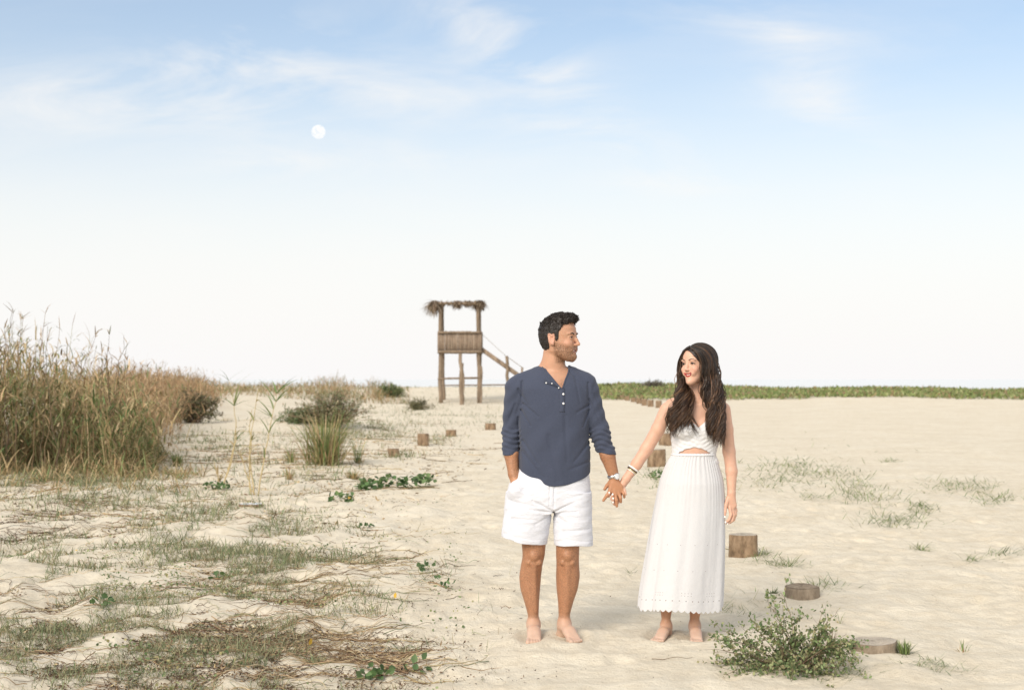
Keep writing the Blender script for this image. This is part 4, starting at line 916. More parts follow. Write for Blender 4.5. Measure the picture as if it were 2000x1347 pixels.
gL = [[(1345, 679, -.05), (1334, 686, -.03), (1327, 705, -.01), (1325, 735, -.01), (1327, 760, -.03), (1318, 785, -.06), (1306, 812, -.075), (1298, 845, -.06)],
      [(1345, 678, -.03), (1334, 688, -.01), (1331, 712, .0), (1330, 745, .0), (1328, 768, -.03), (1324, 795, -.075), (1314, 822, -.09), (1306, 850, -.08)],
      [(1347, 677, .0), (1338, 690, .02), (1336, 715, .03), (1337, 750, .02), (1338, 770, -.03), (1334, 795, -.085), (1329, 815, -.105), (1324, 836, -.12)],
      [(1348, 677, .0), (1345, 700, .04), (1344, 730, .04), (1344, 756, .01), (1343, 775, -.045), (1343, 800, -.085), (1346, 822, -.11), (1350, 848, -.115)]]
locks(gL, 270, .0028, .0160, .0042, pal, tips)
locks(gL, 60, .0018, .015, .008, tips, tips)
gB = [[(1352, 677, .04), (1340, 700, .08), (1340, 750, .09), (1338, 790, .07), (1330, 820, .06)], [(1354, 677, .06), (1365, 700, .12), (1370, 750, .12), (1372, 800, .10), (1372, 840, .10)], [(1356, 677, .05), (1386, 700, .08), (1394, 750, .09), (1396, 800, .09), (1394, 840, .09)]]
locks(gB, 300, .0040, .007, .01, pal, tips)
acc.build('hair', M['hair_w'], woman)

exec_rest = True
# ------------------------------------------------------------------ lookout tower
TY = 63.0
def T(px, py, Y=TY): return W(px, py, Y)
def pole(acc, a, b_, r0, r1, col=(.3, .22, .15), sides=9, wob=.02, k=9):
    a = np.array(a); b_ = np.array(b_); tt = np.linspace(0, 1, k)[:, None]; P = a+(b_-a)*tt; P[1:-1] += rng.normal(0, wob, (k-2, 3))*np.array([1, 1, .2])
    P = np.concatenate([P[:1], P, P[-1:]]); rr = np.concatenate([[.001], np.linspace(r0, r1, k), [.001]]); acc.tubes(P[None], rr[None], np.array([col]), sides)
tower = empty('lookout_tower', T(897, 788)); tag(tower, 'rickety wooden lookout tower with thatch scraps on its flat roof', 'tower')
def part(name, mat, fn, parent=tower, smooth=True):
    a = Acc(); fn(a); return a.build(name, mat, parent, smooth=smooth)
zb = lambda x, Y: float(macro(np.array(x), np.array(Y)))
def postp(xa, ya, xb, yb, Y, r0, r1, drop=.3):
    p0 = T(xa, ya, Y); p0[2] = min(p0[2], zb(p0[0], Y))-drop; p1 = T(xb, yb, Y); return lambda a: pole(a, p0, p1, r0, r1)
part('post', M['pole'], postp(861, 786, 860, 592, TY, .10, .075)); part('post', M['pole'], postp(936, 785, 933, 592, TY, .095, .07))
part('post', M['pole'], postp(866, 783, 864, 594, TY+2.0, .09, .07)); part('post', M['pole'], postp(938, 783, 936, 594, TY+2.0, .085, .07))
part('strut', M['pole'], postp(901.5, 797, 899, 690, 60.5, .10, .075)); part('strut', M['pole'], postp(940, 785, 940, 715, TY-.3, .05, .04)); part('strut', M['pole'], postp(904.5, 790, 904, 709, 62, .05, .04))
for y1, Y0 in ((738, TY+.02), (739, TY+2.05)): part('crossbar', M['pole'], lambda a: pole(a, T(855, y1+1, Y0-.1), T(941, y1-1, Y0-.1), .038, .034))
part('crossbar', M['pole'], lambda a: pole(a, T(857, 752.5, TY+.05), T(1000, 751, TY+.4), .03, .03))
part('crossbar', M['pole'], lambda a: pole(a, T(861, 738, TY), T(866, 738, TY+2), .035, .035))
def box(a, lo, hi, col=(.3, .25, .2)):
    lo, hi = np.minimum(lo, hi), np.maximum(lo, hi); V = np.array([(x, y, z_) for x in (lo[0], hi[0]) for y in (lo[1], hi[1]) for z_ in (lo[2], hi[2])])
    a.add(V, [(0, 1, 3, 2), (4, 6, 7, 5), (0, 4, 5, 1), (2, 3, 7, 6), (0, 2, 6, 4), (1, 5, 7, 3)], col)
def obox(a, p, q, w_, h_, col=(.3, .22, .15)):
    """beam from p to q with width (Y) w_ and height h_"""
    p, q = np.array(p, float), np.array(q, float); d = (q-p)/np.linalg.norm(q-p); sd = np.cross(d, (0, 0, 1.)); sd /= np.linalg.norm(sd); up = np.cross(sd, d)
    V = np.array([c+sd*i*w_/2+up*j*h_/2 for c in (p, q) for i in (-1, 1) for j in (-1, 1)]); a.add(V, [(0, 1, 3, 2), (4, 6, 7, 5), (0, 4, 5, 1), (2, 3, 7, 6), (0, 2, 6, 4), (1, 5, 7, 3)], col)
def deck(a):
    for i in range(12): x0 = 856+i*7; box(a, T(x0, 688.5+U(-.3, .3), TY-.1), T(x0+6.6, 686, TY-.1)+np.array([0, 2.3, 0]))
part('platform', M['plank'], deck, smooth=False)
def wall(a, Y0, xa=855.5, xb=941.0):
    x = xa
    while x < xb-1:
        w_ = U(3.2, 6.0); ww = min(w_, xb-x); v = U(.7, 1.3); tp = 647+U(-1.2, 1.2)
        lo, hi = T(x, 690+U(-.8, .8), Y0), T(x+ww-.35, tp, Y0); box(a, lo, hi+np.array([0, U(.03, .06), 0])); x += ww+U(0, .15)
part('wall_panel', M['plank'], lambda a: wall(a, TY-.14), smooth=False); part('wall_panel', M['plank'], lambda a: wall(a, TY+2.15, 859, 941), smooth=False)
def swall(a, px):
    for i in range(7): y0 = TY-.05+i*.3; p = T(px, 690, TY); q = T(px, 647+U(-1, 1), TY); box(a, (p[0], y0, p[2]), (p[0]+.04, y0+.28, q[2]))
part('wall_panel', M['plank'], lambda a: swall(a, 854.5), smooth=False); part('wall_panel', M['plank'], lambda a: swall(a, 939.5), smooth=False)
part('rail', M['pole'], lambda a: pole(a, T(855, 649, TY-.22), T(940, 648.5, TY-.22), .045, .04)); part('rail', M['pole'], lambda a: pole(a, T(855, 686.5, TY-.22), T(941, 686.5, TY-.22), .05, .05))
def roof(a):
    for Y0 in (TY-.25, TY+.5, TY+1.3, TY+2.2): pole(a, T(842, 592+U(-.5, .5), Y0), T(945, 592.5, Y0), .055, .05)
    for i in range(11): x0 = 845+i*9.3; q = T(x0, 590.5, TY); pole(a, (q[0], TY-.4, q[2]), (q[0], TY+2.4, q[2]), .035, .03)
rf = part('roof', M['pole'], roof)
def thatch(a):
    for cx_, wd_, n, ln0 in ((847, 4, 420, .50), (852, 6, 160, .28), (893, 7, 260, .24), (915, 9, 160, .20), (936, 8, 420, .30), (941, 4, 150, .26), (890, 48, 500, .09)):
        x = cx_+rng.normal(0, wd_*.5, n) if wd_ < 40 else U(842, 946, n); y0 = U(TY-.42, TY+2.3, n); B = np.stack([(x-CX)*y0/F, y0, np.full(n, CAMH-(590.5-HZ)*TY/F)+U(-.02, .09, n)], -1)
        hd = U(0, 2*math.pi, n); blades(a, B, hd, ln0*U(.6, 1.6, n), U(.012, .03, n), U(1.4, 2.9, n), U(.1, .7, n), pick([(.20, .15, .11), (.30, .23, .17), (.12, .09, .065), (.38, .30, .23)], n, .25), 5)
part('thatch', M['dry'], thatch, rf)
# stair running down to the right
stair = part('stair', M['plank'], lambda a: (obox(a, T(938, 680, TY+.1), T(1040, 752, TY+.1), .07, .20), obox(a, T(938, 680, TY+1.1), T(1040, 752, TY+1.1), .07, .20),
     [obox(a, T(938+i*8.5, 681+i*6, TY+.1), T(938+i*8.5, 681+i*6, TY+.1)+np.array([.001, 1.0, 0]), .2, .04) for i in range(12)]), smooth=False)
part('rail_post', M['pole'], postp(992, 775, 989.5, 695, TY, .085, .07)); part('rail_post', M['pole'], postp(1022, 770, 1020, 717, TY, .05, .05))
part('rope', M['twig'], lambda a: pole(a, T(941, 652, TY), T(989, 696, TY), .012, .012, (.4, .38, .34), 5, .0)); part('rope', M['twig'], lambda a: pole(a, T(990, 696, TY), T(1021, 718, TY), .014, .014, (.3, .26, .22), 5, 0))

# ------------------------------------------------------------------ stumps
def stump(px, py, w_px, h_px, label, tiltx=0.0, domed=0.0, group='cut log stumps lining the sand path', dark=1.0, slant=0.0, mat=None, bmat=None):
    b0 = gp(px, py, False); Y = b0[1]; r = w_px*Y/F/2; hgt = h_px*Y/F; z0 = float(G(b0[0], Y+r*.4)); b0[2] = z0; b0[1] = Y+r*.9
    root = empty('stump', b0); tag(root, label, 'stump', group)
    n = 40; th = np.linspace(0, 2*math.pi, n, endpoint=False); ph = U(0, 6); irr = 1+.05*np.sin(3*th+ph)+.025*np.sin(7*th+2*ph)+.012*np.sin(17*th)
    V = []; zs = [-.12, 0, hgt*.3, hgt*.65, hgt*.93, hgt]; rr = [1.04, 1.03, 1.01, 1.0, .995, .965]
    for z_, q in zip(zs, rr):
        jit = 1+U(-.012, .012, n); z2 = z_+(np.cos(th)*slant*r if z_ > hgt*.5 else 0)
        V.append(np.stack([b0[0]+np.cos(th)*r*irr*q*jit+tiltx*z_, b0[1]+np.sin(th)*r*irr*q*jit, b0[2]+z2+0*th], -1))
    V = np.concatenate(V); Qs = np.array([(j*n+i, j*n+(i+1) % n, (j+1)*n+(i+1) % n, (j+1)*n+i) for j in range(len(zs)-1) for i in range(n)])
    mesh_obj('bark', V, Qs, bmat or M['bark'], root)
    V = []; cs = [.965, .86, .6, .3, .02]
    for j, q in enumerate(cs): V.append(np.stack([b0[0]+np.cos(th)*r*irr*q+tiltx*hgt, b0[1]+np.sin(th)*r*irr*q, b0[2]+hgt+.0005+np.cos(th)*slant*r*q+domed*(1-q*q)+U(-.002, .002, n)*(q < .9)], -1))
    V = np.concatenate(V); Qs = np.array([(j*n+i, j*n+(i+1) % n, (j+1)*n+(i+1) % n, (j+1)*n+i) for j in range(4) for i in range(n)])
    mesh_obj('cut_face', V, Qs, mat or M['cutwood'], root); return root
stump(1456, 1083, 56, 44, 'upright brown stump beside the hem of the white dress')
stump(1572, 1170, 66, 20, 'weathered domed stump behind the leafy green shrub', domed=.022, mat=M['greybark'], bmat=M['greybark'])
stump(1716, 1285, 96, 18, 'wide low stump nearest the camera, right of the leafy shrub', slant=.03, bmat=M['greybark'])
stump(769, 893, 22, 17, 'squat tilted stump at the left edge of the path', tiltx=-.15)
stump(826, 869, 22, 24, 'tallest pale stump on the left side of the path')
stump(881, 848, 20, 13, 'small stump just right of the tallest left stump')
stump(958, 839, 21, 13, 'split topped stump closest to the man\'s sleeve')
stump(1284, 912, 36, 34, 'stump half hidden between the bracelet and the skirt', slant=.05)
stump(1303, 868, 30, 24, 'stump showing under the woman\'s raised upper arm')
stump(1287, 797, 12, 14, 'lone dark stump left of the woman\'s bare shoulder')
far = [(1271, 794, 12, 13), (1259, 791, 11, 13), (1248, 787, 10, 11), (1238, 784, 10, 9), (1226, 781, 9, 9), (1215, 779, 9, 9), (1204, 777, 8, 8), (1194, 776, 8, 8)]
ORD = ['nearest and largest stump', 'second nearest stump', 'third nearest stump', 'fourth nearest stump', 'fourth farthest stump', 'third farthest stump', 'second farthest stump', 'farthest and smallest stump']
for i, (a_, b_, c_, d_) in enumerate(far): stump(a_, b_, c_, d_, ORD[i]+' of the tight row below the green dune', group='tight row of far stumps under the green dune')
# pale flat log slice in the sand
rt = stump(487, 992, 46, 3.5, 'pale flat log slice sunk level with the sand on the left', group='cut log stumps lining the sand path', mat=M['dial'])

# ------------------------------------------------------------------ vegetation
GREENS = [(.13, .19, .07), (.18, .24, .09), (.24, .29, .12), (.10, .145, .055)]
TANS = [(.52, .39, .22), (.42, .30, .16), (.60, .47, .28), (.33, .23, .12), (.54, .41, .24)]
OLIVE = [(.22, .21, .09), (.17, .18, .075), (.28, .25, .12)]
def reeds(acc, X, Y, H, leafn, pal, ll=.38, lw=.010, stemr=.006, green=.25):
    n = len(X); B = np.stack([X, Y, G(X, Y)-.05], -1); hd = U(0, 2*math.pi, n); lean = np.abs(rng.normal(.08, .32, n)); cur = U(0, 1.2, n); c = pick(pal, n)
    P = blades(acc, B, hd, H, np.full(n, stemr), lean, cur, c, 7)
    idx_ = np.repeat(np.arange(n), leafn); t_ = U(.08, 1, len(idx_))*6; i0 = np.minimum(t_.astype(int), 5); f = (t_-i0)[:, None]; LB = P[idx_, i0]*(1-f)+P[idx_, i0+1]*f
    m_ = len(idx_); isg = U(0, 1, m_) < green*np.clip(1.5-np.abs(t_/6-.45)*2, .1, 1.3); cc = np.where(isg[:, None], pick(GREENS+OLIVE, m_, .3), pick(pal, m_, .3))
    blades(acc, LB, U(0, 2*math.pi, m_), ll*U(.4, 1.25, m_), lw*U(.6, 1.3, m_), U(.1, 1.5, m_), U(.3, 2.5, m_), cc, 5)
# near reed thicket
a = Acc(); n = 1250; px = U(-260, 306, n); Y = 21.6+6*U(0, 1, n)**1.1+1.0*np.sin(px*.021); X = (px-CX)*Y/F
topy = np.interp(px, [-260, 20, 90, 200, 260, 300, 330], [580, 632, 652, 694, 755, 840, 880]); H = np.clip((CAMH-(topy-HZ)*Y/F), .3, 3)*U(.72, 1.02, n); H *= np.where(U(0, 1, n) < .06, 1.13, 1)
reeds(a, X, Y, H, 11, TANS, ll=.34, green=.62, lw=.012)
n = 4600; px = U(-260, 308, n); Y = 20.2+6*U(0, 1, n)**.6+1.0*np.sin(px*.021)+rng.normal(0, .5, n); X = (px-CX)*Y/F; topy = np.interp(px, [-260, 250, 320, 345], [.8, .7, .35, .2])
blades(a, np.stack([X, Y, G(X, Y)-.02], -1), U(0, 6.3, n), topy*U(.4, 1.3, n), U(.006, .014, n), U(.1, 1.45, n), U(.2, 1.9, n), np.where((U(0, 1, n) < .42)[:, None], pick(GREENS+OLIVE, n, .3), pick(TANS+[(.2, .12, .06), (.15, .10, .05)], n, .3)), 5)
n = 46; px = U(-120, 240, n); Y = U(20.8, 23, n); X = (px-CX)*Y/F; k = 12; B = np.stack([X, Y, G(X, Y)], -1); tt = np.linspace(0, 1, k)[None, :, None]
top = np.stack([X+rng.normal(.05, .25, n), Y+rng.normal(0, .2, n), CAMH-(np.interp(px, [-120, 60, 240], [595, 622, 705])+rng.normal(0, 18, n)-HZ)*Y/F], -1); P = B[:, None]+(top-B)[:, None]*tt+rng.normal(0, .018, (n, k, 3)); a.tubes(P, .008*np.linspace(1, .3, k)[None]*np.ones((n, 1)), pick([(.20, .14, .09), (.30, .22, .13), (.36, .34, .16)], n), 4)
m_ = n*9; si = rng.integers(0, n, m_); ti = rng.integers(6, k, m_); blades(a, P[si, ti], U(0, 6.3, m_), U(.06, .28, m_), U(.004, .010, m_), U(.2, 1.2, m_), U(0, 1.2, m_), pick([(.34, .24, .14), (.42, .28, .14), (.25, .26, .12)], m_), 4)
n = 5200; px = U(-200, 400, n); Y = 17.5+4.5*U(0, 1, n)**.8; X = (px-CX)*Y/F; k_ = vnoise(X*1.1, Y*.9, 81)+.5*vnoise(X*3, Y*2.5, 82)+.10*(Y-19)-.0016*np.clip(px-250, 0, 200) > .02; X, Y = X[k_], Y[k_]; n = len(X)
blades(a, np.stack([X, Y, G(X, Y)-.01], -1), U(0, 6.3, n), U(.08, .42, n), U(.004, .009, n), U(.3, 1.5, n), U(.2, 1.5, n), np.where((U(0, 1, n) < .35)[:, None], pick(GREENS+OLIVE, n, .3), pick(TANS, n, .3)), 5)
o = a.build('reed_thicket', M['dry'], origin=gp(150, 915)); tag(o, 'dense tangle of tall green and straw coloured reeds at the left edge', 'reeds', kind='stuff')
# further russet reeds receding along the dune
a = Acc(); n = 4200; t_ = U(0, 1, n); Y = 27+t_*33+U(-1.5, 3, n); px = np.interp(t_, [0, .5, 1], [270, 350, 405])+rng.normal(0, 1, n)*25-np.abs(rng.normal(0, 1, n))*70; X = (px-CX)*Y/F
topy = np.interp(px, [100, 250, 330, 400, 440], [665, 690, 708, 718, 742]); g0 = G(X, Y); H = np.clip(CAMH-(topy-HZ)*Y/F-g0, .15, 2.6)*U(.6, 1.08, n)*(1-.55*sstep(385, 440, px))*(.85+.5*vnoise(X*.9, Y*.5, 91))
RUS = [(.42, .28, .16), (.48, .33, .19), (.36, .23, .13), (.52, .38, .24), (.30, .23, .13)]
reeds(a, X, Y, H, 4, RUS, .30, .012, .009, .12)
o = a.build('russet_reeds', M['dry'], origin=gp(340, 800)); tag(o, 'russet dry reeds running back along the left dune', 'reeds', kind='stuff')
# low dry fringe on the crest
a = Acc(); n = 5200; px = U(-100, 800, n); Y = U(62, 79, n); X = (px-CX)*Y/F
hh = np.interp(px, [-100, 380, 450, 560, 610, 635, 655, 690, 712, 735, 748, 770, 800], [34, 30, 11, 12, 20, 34, 40, 18, 10, 36, 26, 5, 2])*Y/F
reeds(a, X, Y, hh*U(.5, 1.05, n), 3, RUS+OLIVE, .28, .012, .010, .15)
o = a.build('dune_grass', M['dry'], origin=gp(600, 760)); tag(o, 'low brown grass fringe along the top of the far left dune', 'grass', kind='stuff')
# green creeper on the right berm
a = Acc(); n = 26000; X = U(2, 34, n); Y = 64.5+U(0, 1, n)*15.5
edge = 65.3+.7*np.sin(X*.45)+.5*np.sin(X*1.7+1)+1.2*np.exp(-((X-16)/4)**2)-3.5*sstep(9, 4, X)*(U(0, 1, n)); keep = (Y > edge); X, Y = X[keep], Y[keep]; n = len(X)
B = np.stack([X, Y, G(X, Y)-.02], -1); d = rng.normal(0, 1, (n, 3)); d[:, 2] = np.abs(d[:, 2])*.7+.3
a.leaves(B+np.stack([U(-.1, .1, n), U(-.1, .1, n), U(0, .12, n)+.12*np.clip(vnoise(X*.8, Y*.4, 61)+.1, 0, 1)], -1), d, rng.normal(0, 1, (n, 3))+np.array([0, -.5, 1.]), U(.10, .24, n), U(.03, .07, n), pick([(.23, .29, .10), (.30, .35, .13), (.17, .22, .08), (.36, .37, .18), (.34, .25, .14)], n, .25))
m_ = n//3; blades(a, B[:m_], U(0, 6.3, m_), U(.1, .34, m_), U(.008, .015, m_), U(.1, .8, m_), U(0, 1, m_), pick(GREENS+OLIVE, m_, .2), 4)
o = a.build('green_creeper', M['leaf'], origin=(12, 70, .9)); tag(o, 'band of low green creeper covering the far right dune', 'ground cover', kind='stuff')

def shrub(name, px, py, wpx, hpx, label, cat='shrub', leafcol=GREENS, stems=60, leaves_n=3500, leafl=.03, flat=.6, upright=.5, group=None, Y=None, stemcol=(.16, .11, .075), seed=1, twig_r=.006, lw=.35, spr=.8):
    b0 = gp(px, py); Y = b0[1]; w_ = wpx*Y/F/2; h_ = hpx*Y/F; root = empty(name, b0); tag(root, label, cat, group)
    n = stems; k = 9; t_ = np.linspace(0, 1, k)[None, :, None]; hd = U(0, 2*math.pi, n); el_ = U(.05, 1, n)**spr
    end = np.stack([np.cos(hd)*w_*np.cos(el_*1.35)*U(.5, 1.3, n), np.sin(hd)*w_*flat*np.cos(el_*1.35)*U(.6, 1.1, n), h_*np.sin(el_*1.45)*U(.55, 1.05, n)], -1)
    st = np.stack([U(-.15, .15, n)*w_, U(-.15, .15, n)*w_*flat, np.full(n, -.03)], -1)
    mid = st*.5+end*.5+np.array([0, 0, 1])*h_*.22*U(.3, 1.2, n)[:, None]+rng.normal(0, .05, (n, 3))*w_
    P = b0+(1-t_)**2*st[:, None]+2*t_*(1-t_)*mid[:, None]+t_**2*end[:, None]+rng.normal(0, .012, (n, k, 3))*w_
    a = Acc(); rr = twig_r*np.linspace(1, .25, k)[None]*np.ones((n, 1)); a.tubes(P, rr, pick([stemcol, tuple(v*1.5 for v in stemcol)], n), 5)
    # side twigs
    m_ = n*4; si = rng.integers(0, n, m_); ti = rng.integers(2, k-1, m_); S0 = P[si, ti]; T0 = P[si, np.minimum(ti+1, k-1)]-P[si, ti]; T0 /= np.linalg.norm(T0, axis=1, keepdims=True)+1e-6
    D0 = T0+rng.normal(0, .7, (m_, 3)); D0 /= np.linalg.norm(D0, axis=1, keepdims=True); Ls = U(.12, .35, m_)*w_; k2 = 5; t2 = np.linspace(0, 1, k2)[None, :, None]
    P2 = S0[:, None]+D0[:, None]*Ls[:, None, None]*t2+rng.normal(0, .01, (m_, k2, 3))*w_; a.tubes(P2, twig_r*.5*np.linspace(1, .3, k2)[None]*np.ones((m_, 1)), pick([stemcol], m_), 4)
    zf = np.maximum(P2[..., 2], G(P2[..., 0], P2[..., 1])+.004)
    a.build('branches', M['twig'], root)
    A_ = np.concatenate([P[:, 3:].reshape(-1, 3), P2.reshape(-1, 3), P2.reshape(-1, 3)]); q = rng.integers(0, len(A_), leaves_n); C0 = A_[q]+rng.normal(0, leafl*.5, (leaves_n, 3)); C0[:, 2] = np.maximum(C0[:, 2], G(C0[:, 0], C0[:, 1])+.004)
    a = Acc(); d = rng.normal(0, 1, (leaves_n, 3))+np.array([0, 0, .5]); a.leaves(C0, d, rng.normal(0, 1, (leaves_n, 3))+np.array([0, -.4, .9]), leafl*U(.6, 1.4, leaves_n), leafl*lw*U(.7, 1.2, leaves_n), pick(leafcol, leaves_n, .3)); a.build('foliage', M['leaf'], root); return root
shrub('shrub', 1555, 1312, 330, 150, 'leafy green thorny shrub in the right foreground', leafcol=[(.17, .23, .10), (.24, .30, .14), (.31, .33, .16), (.13, .18, .08), (.36, .34, .19)], stems=52, leaves_n=4600, leafl=.018, twig_r=.0028, flat=.6, spr=2.0)
shrub('shrub', 648, 832, 190, 70, 'round grey green shrub on the sand mound in the middle distance', leafcol=[(.22, .25, .13), (.28, .28, .17), (.17, .20, .10), (.38, .31, .20)], stems=130, leaves_n=5600, stemcol=(.24, .17, .11), spr=.6, leafl=.05, twig_r=.010)
shrub('shrub', 765, 772, 66, 24, 'small dark green bush on the far dune left of the tower', leafcol=[(.16, .20, .09), (.22, .25, .12)], stems=50, leaves_n=2500, leafl=.08, twig_r=.012)
shrub('shrub', 378, 826, 110, 66, 'dark olive bush at the foot of the russet reeds', leafcol=[(.13, .14, .07), (.19, .18, .10), (.24, .19, .12)], stems=70, leaves_n=5200, leafl=.06, twig_r=.010)
shrub('shrub', 815, 800, 64, 24, 'low scrubby bush beside the left foot of the tower', leafcol=[(.15, .15, .08), (.20, .19, .10)], stems=50, leaves_n=1500, leafl=.05, twig_r=.008)
shrub('shrub', 1276, 752, 64, 17, 'grey twiggy bush on top of the green dune', leafcol=[(.18, .16, .12), (.14, .14, .10)], stems=90, leaves_n=1500, leafl=.06, twig_r=.012, stemcol=(.2, .16, .13))
shrub('shrub', 1186, 751, 24, 10, 'small bush on the dune right of the man\'s shoulder', leafcol=[(.13, .15, .07)], stems=50, leaves_n=1200, leafl=.06, twig_r=.010)
shrub('shrub', 590, 824, 120, 26, 'low dark green creeper spreading left of the round shrub', leafcol=[(.13, .19, .09), (.18, .23, .11)], stems=60, leaves_n=3000, leafl=.05, twig_r=.008)

def tuft(px, py, wpx, hpx, label, n=500, pal=TANS, green=.3, cat='grass tuft', group=None, bw=.006, spread=.16, upright=1.0, name='grass_tuft'):
    b0 = gp(px, py); Y = b0[1]; w_ = wpx*Y/F/2; h_ = hpx*Y/F; r = np.abs(rng.normal(0, spread, n))*w_; hd = U(0, 6.28, n); X = b0[0]+np.cos(hd)*r; Y2 = b0[1]+np.sin(hd)*r
    hd2 = hd+rng.normal(0, .6, n); q = U(0, 1, n); lean = np.where(q < .5, U(0, .35, n), U(.3, 1.3, n))*upright; ln = np.where(q < .5, h_*U(.45, 1.05, n), w_*U(.4, 1.1, n)); isg = U(0, 1, n) < np.where(q < .5, green*1.8, green*.4)
    a = Acc(); blades(a, np.stack([X, Y2, G(X, Y2)-.01], -1), hd2, ln, bw*U(.6, 1.3, n), lean, U(.1, 1.1, n), np.where(isg[:, None], pick([(.20, .26, .09), (.26, .32, .12), (.15, .2, .08)], n, .2), pick(pal, n, .25)), 6)
    o = a.build(name, M['dry'], origin=b0); tag(o, label, cat, group); return o
tuft(635, 910, 120, 118, 'tall grass tuft, green on top and brown at the foot, in the left middle ground', 800, bw=.008, spread=.30, upright=1.35)
tuft(690, 935, 60, 22, 'low straw grass tuft at the right foot of the tall tuft', 260, group='small straw grass tufts')
tuft(700, 905, 60, 70, 'thin pale grass tuft just right of the tall tuft', 70, green=.5)
tuft(568, 900, 46, 40, 'sparse grass tuft between the stalks and the tall tuft', 90)
tuft(565, 940, 40, 36, 'dry grass tuft right of the bare stalks', 60, green=.1)
tuft(300, 905, 90, 60, 'straw grass tuft at the right foot of the reed thicket', 380)
tuft(345, 912, 60, 30, 'low green and straw tuft right of the reed thicket', 260, green=.5)
tuft(330, 1335, 50, 26, 'grass tuft at the bottom edge left of centre', 90, bw=.003)
tuft(1765, 1282, 66, 34, 'grass tuft growing against the right side of the nearest stump', 170, pal=[(.14, .18, .10), (.22, .25, .13), (.3, .28, .16)], green=.5, bw=.0028)
tuft(1640, 1212, 40, 34, 'few upright grass blades right of the domed stump', 14, green=.5, bw=.0025)
tuft(1510, 1158, 50, 12, 'grey green creeping clump left of the domed stump', 120, pal=[(.14, .18, .10), (.2, .23, .13)], green=.2, bw=.003)
tuft(1880, 1268, 60, 40, 'bent grass blades alone in the sand at the right edge', 14, green=.5, bw=.003)
tuft(1625, 1268, 50, 34, 'dry twiggy tuft between shrub and nearest stump', 70, pal=[(.3, .22, .15), (.2, .15, .1)], green=0, bw=.0022)

def stalk(px, py, tops, label, leafy=True):
    b0 = gp(px, py); Y = b0[1]; root = empty('reed_stalks', b0); tag(root, label, 'reed', 'thin leafy reed stalks in the sand'); a = Acc(); lf = Acc()
    for tx, ty, mx_, my_, lv in tops:
        p0 = b0+np.array([U(-.04, .04), U(-.04, .04), -.03]); p2 = W(tx, ty, Y+U(-.2, .2)); p1 = W(mx_, my_, Y); k = 14; tt = np.linspace(0, 1, k)[:, None]
        P = (1-tt)**2*p0+2*tt*(1-tt)*p1+tt**2*p2+np.concatenate([[[0]*3], rng.normal(0, .006, (k-1, 3))]); a.tubes(P[None], np.linspace(.010, .0035, k)[None], np.array([[.52, .42, .24]]), 6)
        n = 22 if lv else 9; i = rng.integers(3, k, n) if not lv else np.concatenate([rng.integers(3, k, 8), np.full(14, k-1)-rng.integers(0, 4, 14)]); hd = np.where(U(0, 1, n) < .5, 0, math.pi)+rng.normal(0, .6, n)
        blades(lf, P[i], hd, U(.20, .42, n)*(1 if lv else .5), U(.009, .016, n), U(.3, 1.2, n), U(.2, 1.2, n), pick([(.18, .26, .09), (.24, .32, .12), (.30, .34, .16)] if lv else [(.45, .36, .2), (.3, .3, .14)], n, .2), 6)
    a.build('stem', M['twig'], root); lf.build('foliage', M['leaf'], root)
stalk(432, 946, [(447, 742, 480, 850, 1), (462, 830, 455, 900, 0), (418, 900, 424, 925, 0)], 'tall bent reed stalk with a leafy plume, left of the pair')
stalk(498, 968, [(540, 768, 520, 870, 1), (492, 800, 480, 880, 0), (505, 760, 478, 900, 0), (470, 880, 480, 930, 0)], 'forked reed stalks with a green plume, right of the pair')
stalk(22, 915, [(40, 760, 20, 850, 1), (30, 850, 28, 880, 1)], 'green reed stalk leaning at the very left edge of the sand')
stalk(330, 850, [(332, 760, 330, 800, 1)], 'single green reed standing before the dark olive bush')

def vine(px0, px1, py, label, n=60, lf=.055, hgt=.10, dep=.35, yellow=0):
    c = gp((px0+px1)/2, py); a0, a1 = gp(px0, py), gp(px1, py); root = empty('vine', c); tag(root, label, 'vine', 'beach vines with round leaves'); a = Acc(); L_ = a1[0]-a0[0]; k = 16; m_ = 1 if abs(L_) < .55 else max(3, int(abs(L_)*8))
    x = a0[0]+np.linspace(0, 1, k)[None]*L_+rng.normal(0, .03, (m_, 1)); y = c[1]+rng.normal(0, dep*.3, (m_, 1))+.05*np.sin(x*8+U(0, 6, (m_, 1))); a.tubes(np.stack([x, y, G(x, y)+.006], -1), np.full((m_, k), .004), pick([(.35, .25, .15), (.22, .2, .1)], m_), 5); a.build('runners', M['twig'], root)
    X = a0[0]+L_*U(0, 1, n); Y = c[1]+rng.normal(0, dep*.4, n); B = np.stack([X, Y, G(X, Y)+U(.0, hgt, n)], -1); d = rng.normal(0, 1, (n, 3))*np.array([1, 1, .5])+np.array([0, 0, .3])
    co = pick([(.085, .145, .055), (.12, .20, .075), (.16, .24, .10), (.07, .12, .045)], n, .2)
    if yellow: co[:yellow] = (.55, .36, .08)
    a = Acc(); a.leaves(B, d, rng.normal(0, .5, (n, 3))+np.array([0, -.5, .8]), lf*U(.7, 1.3, n), lf*.42*U(.8, 1.2, n), co, .35); a.build('foliage', M['leaf'], root)
vine(700, 850, 955, 'widest patch of dark green round leafed vine beside the path', 170, .075, .14, .30)
vine(640, 690, 982, 'small leafy vine with one orange leaf, below the widest vine', 46, .065, .10, .2, 2)
vine(405, 448, 958, 'small dark vine patch at the foot of the left stalk', 46, .06, .09, .2)
vine(700, 735, 1032, 'tiny vine sprig under the orange leafed vine', 14, .045, .05, .2)
vine(815, 850, 1118, 'vine sprig at the right end of the creeping roots, near the path', 16, .04, .06, .2)
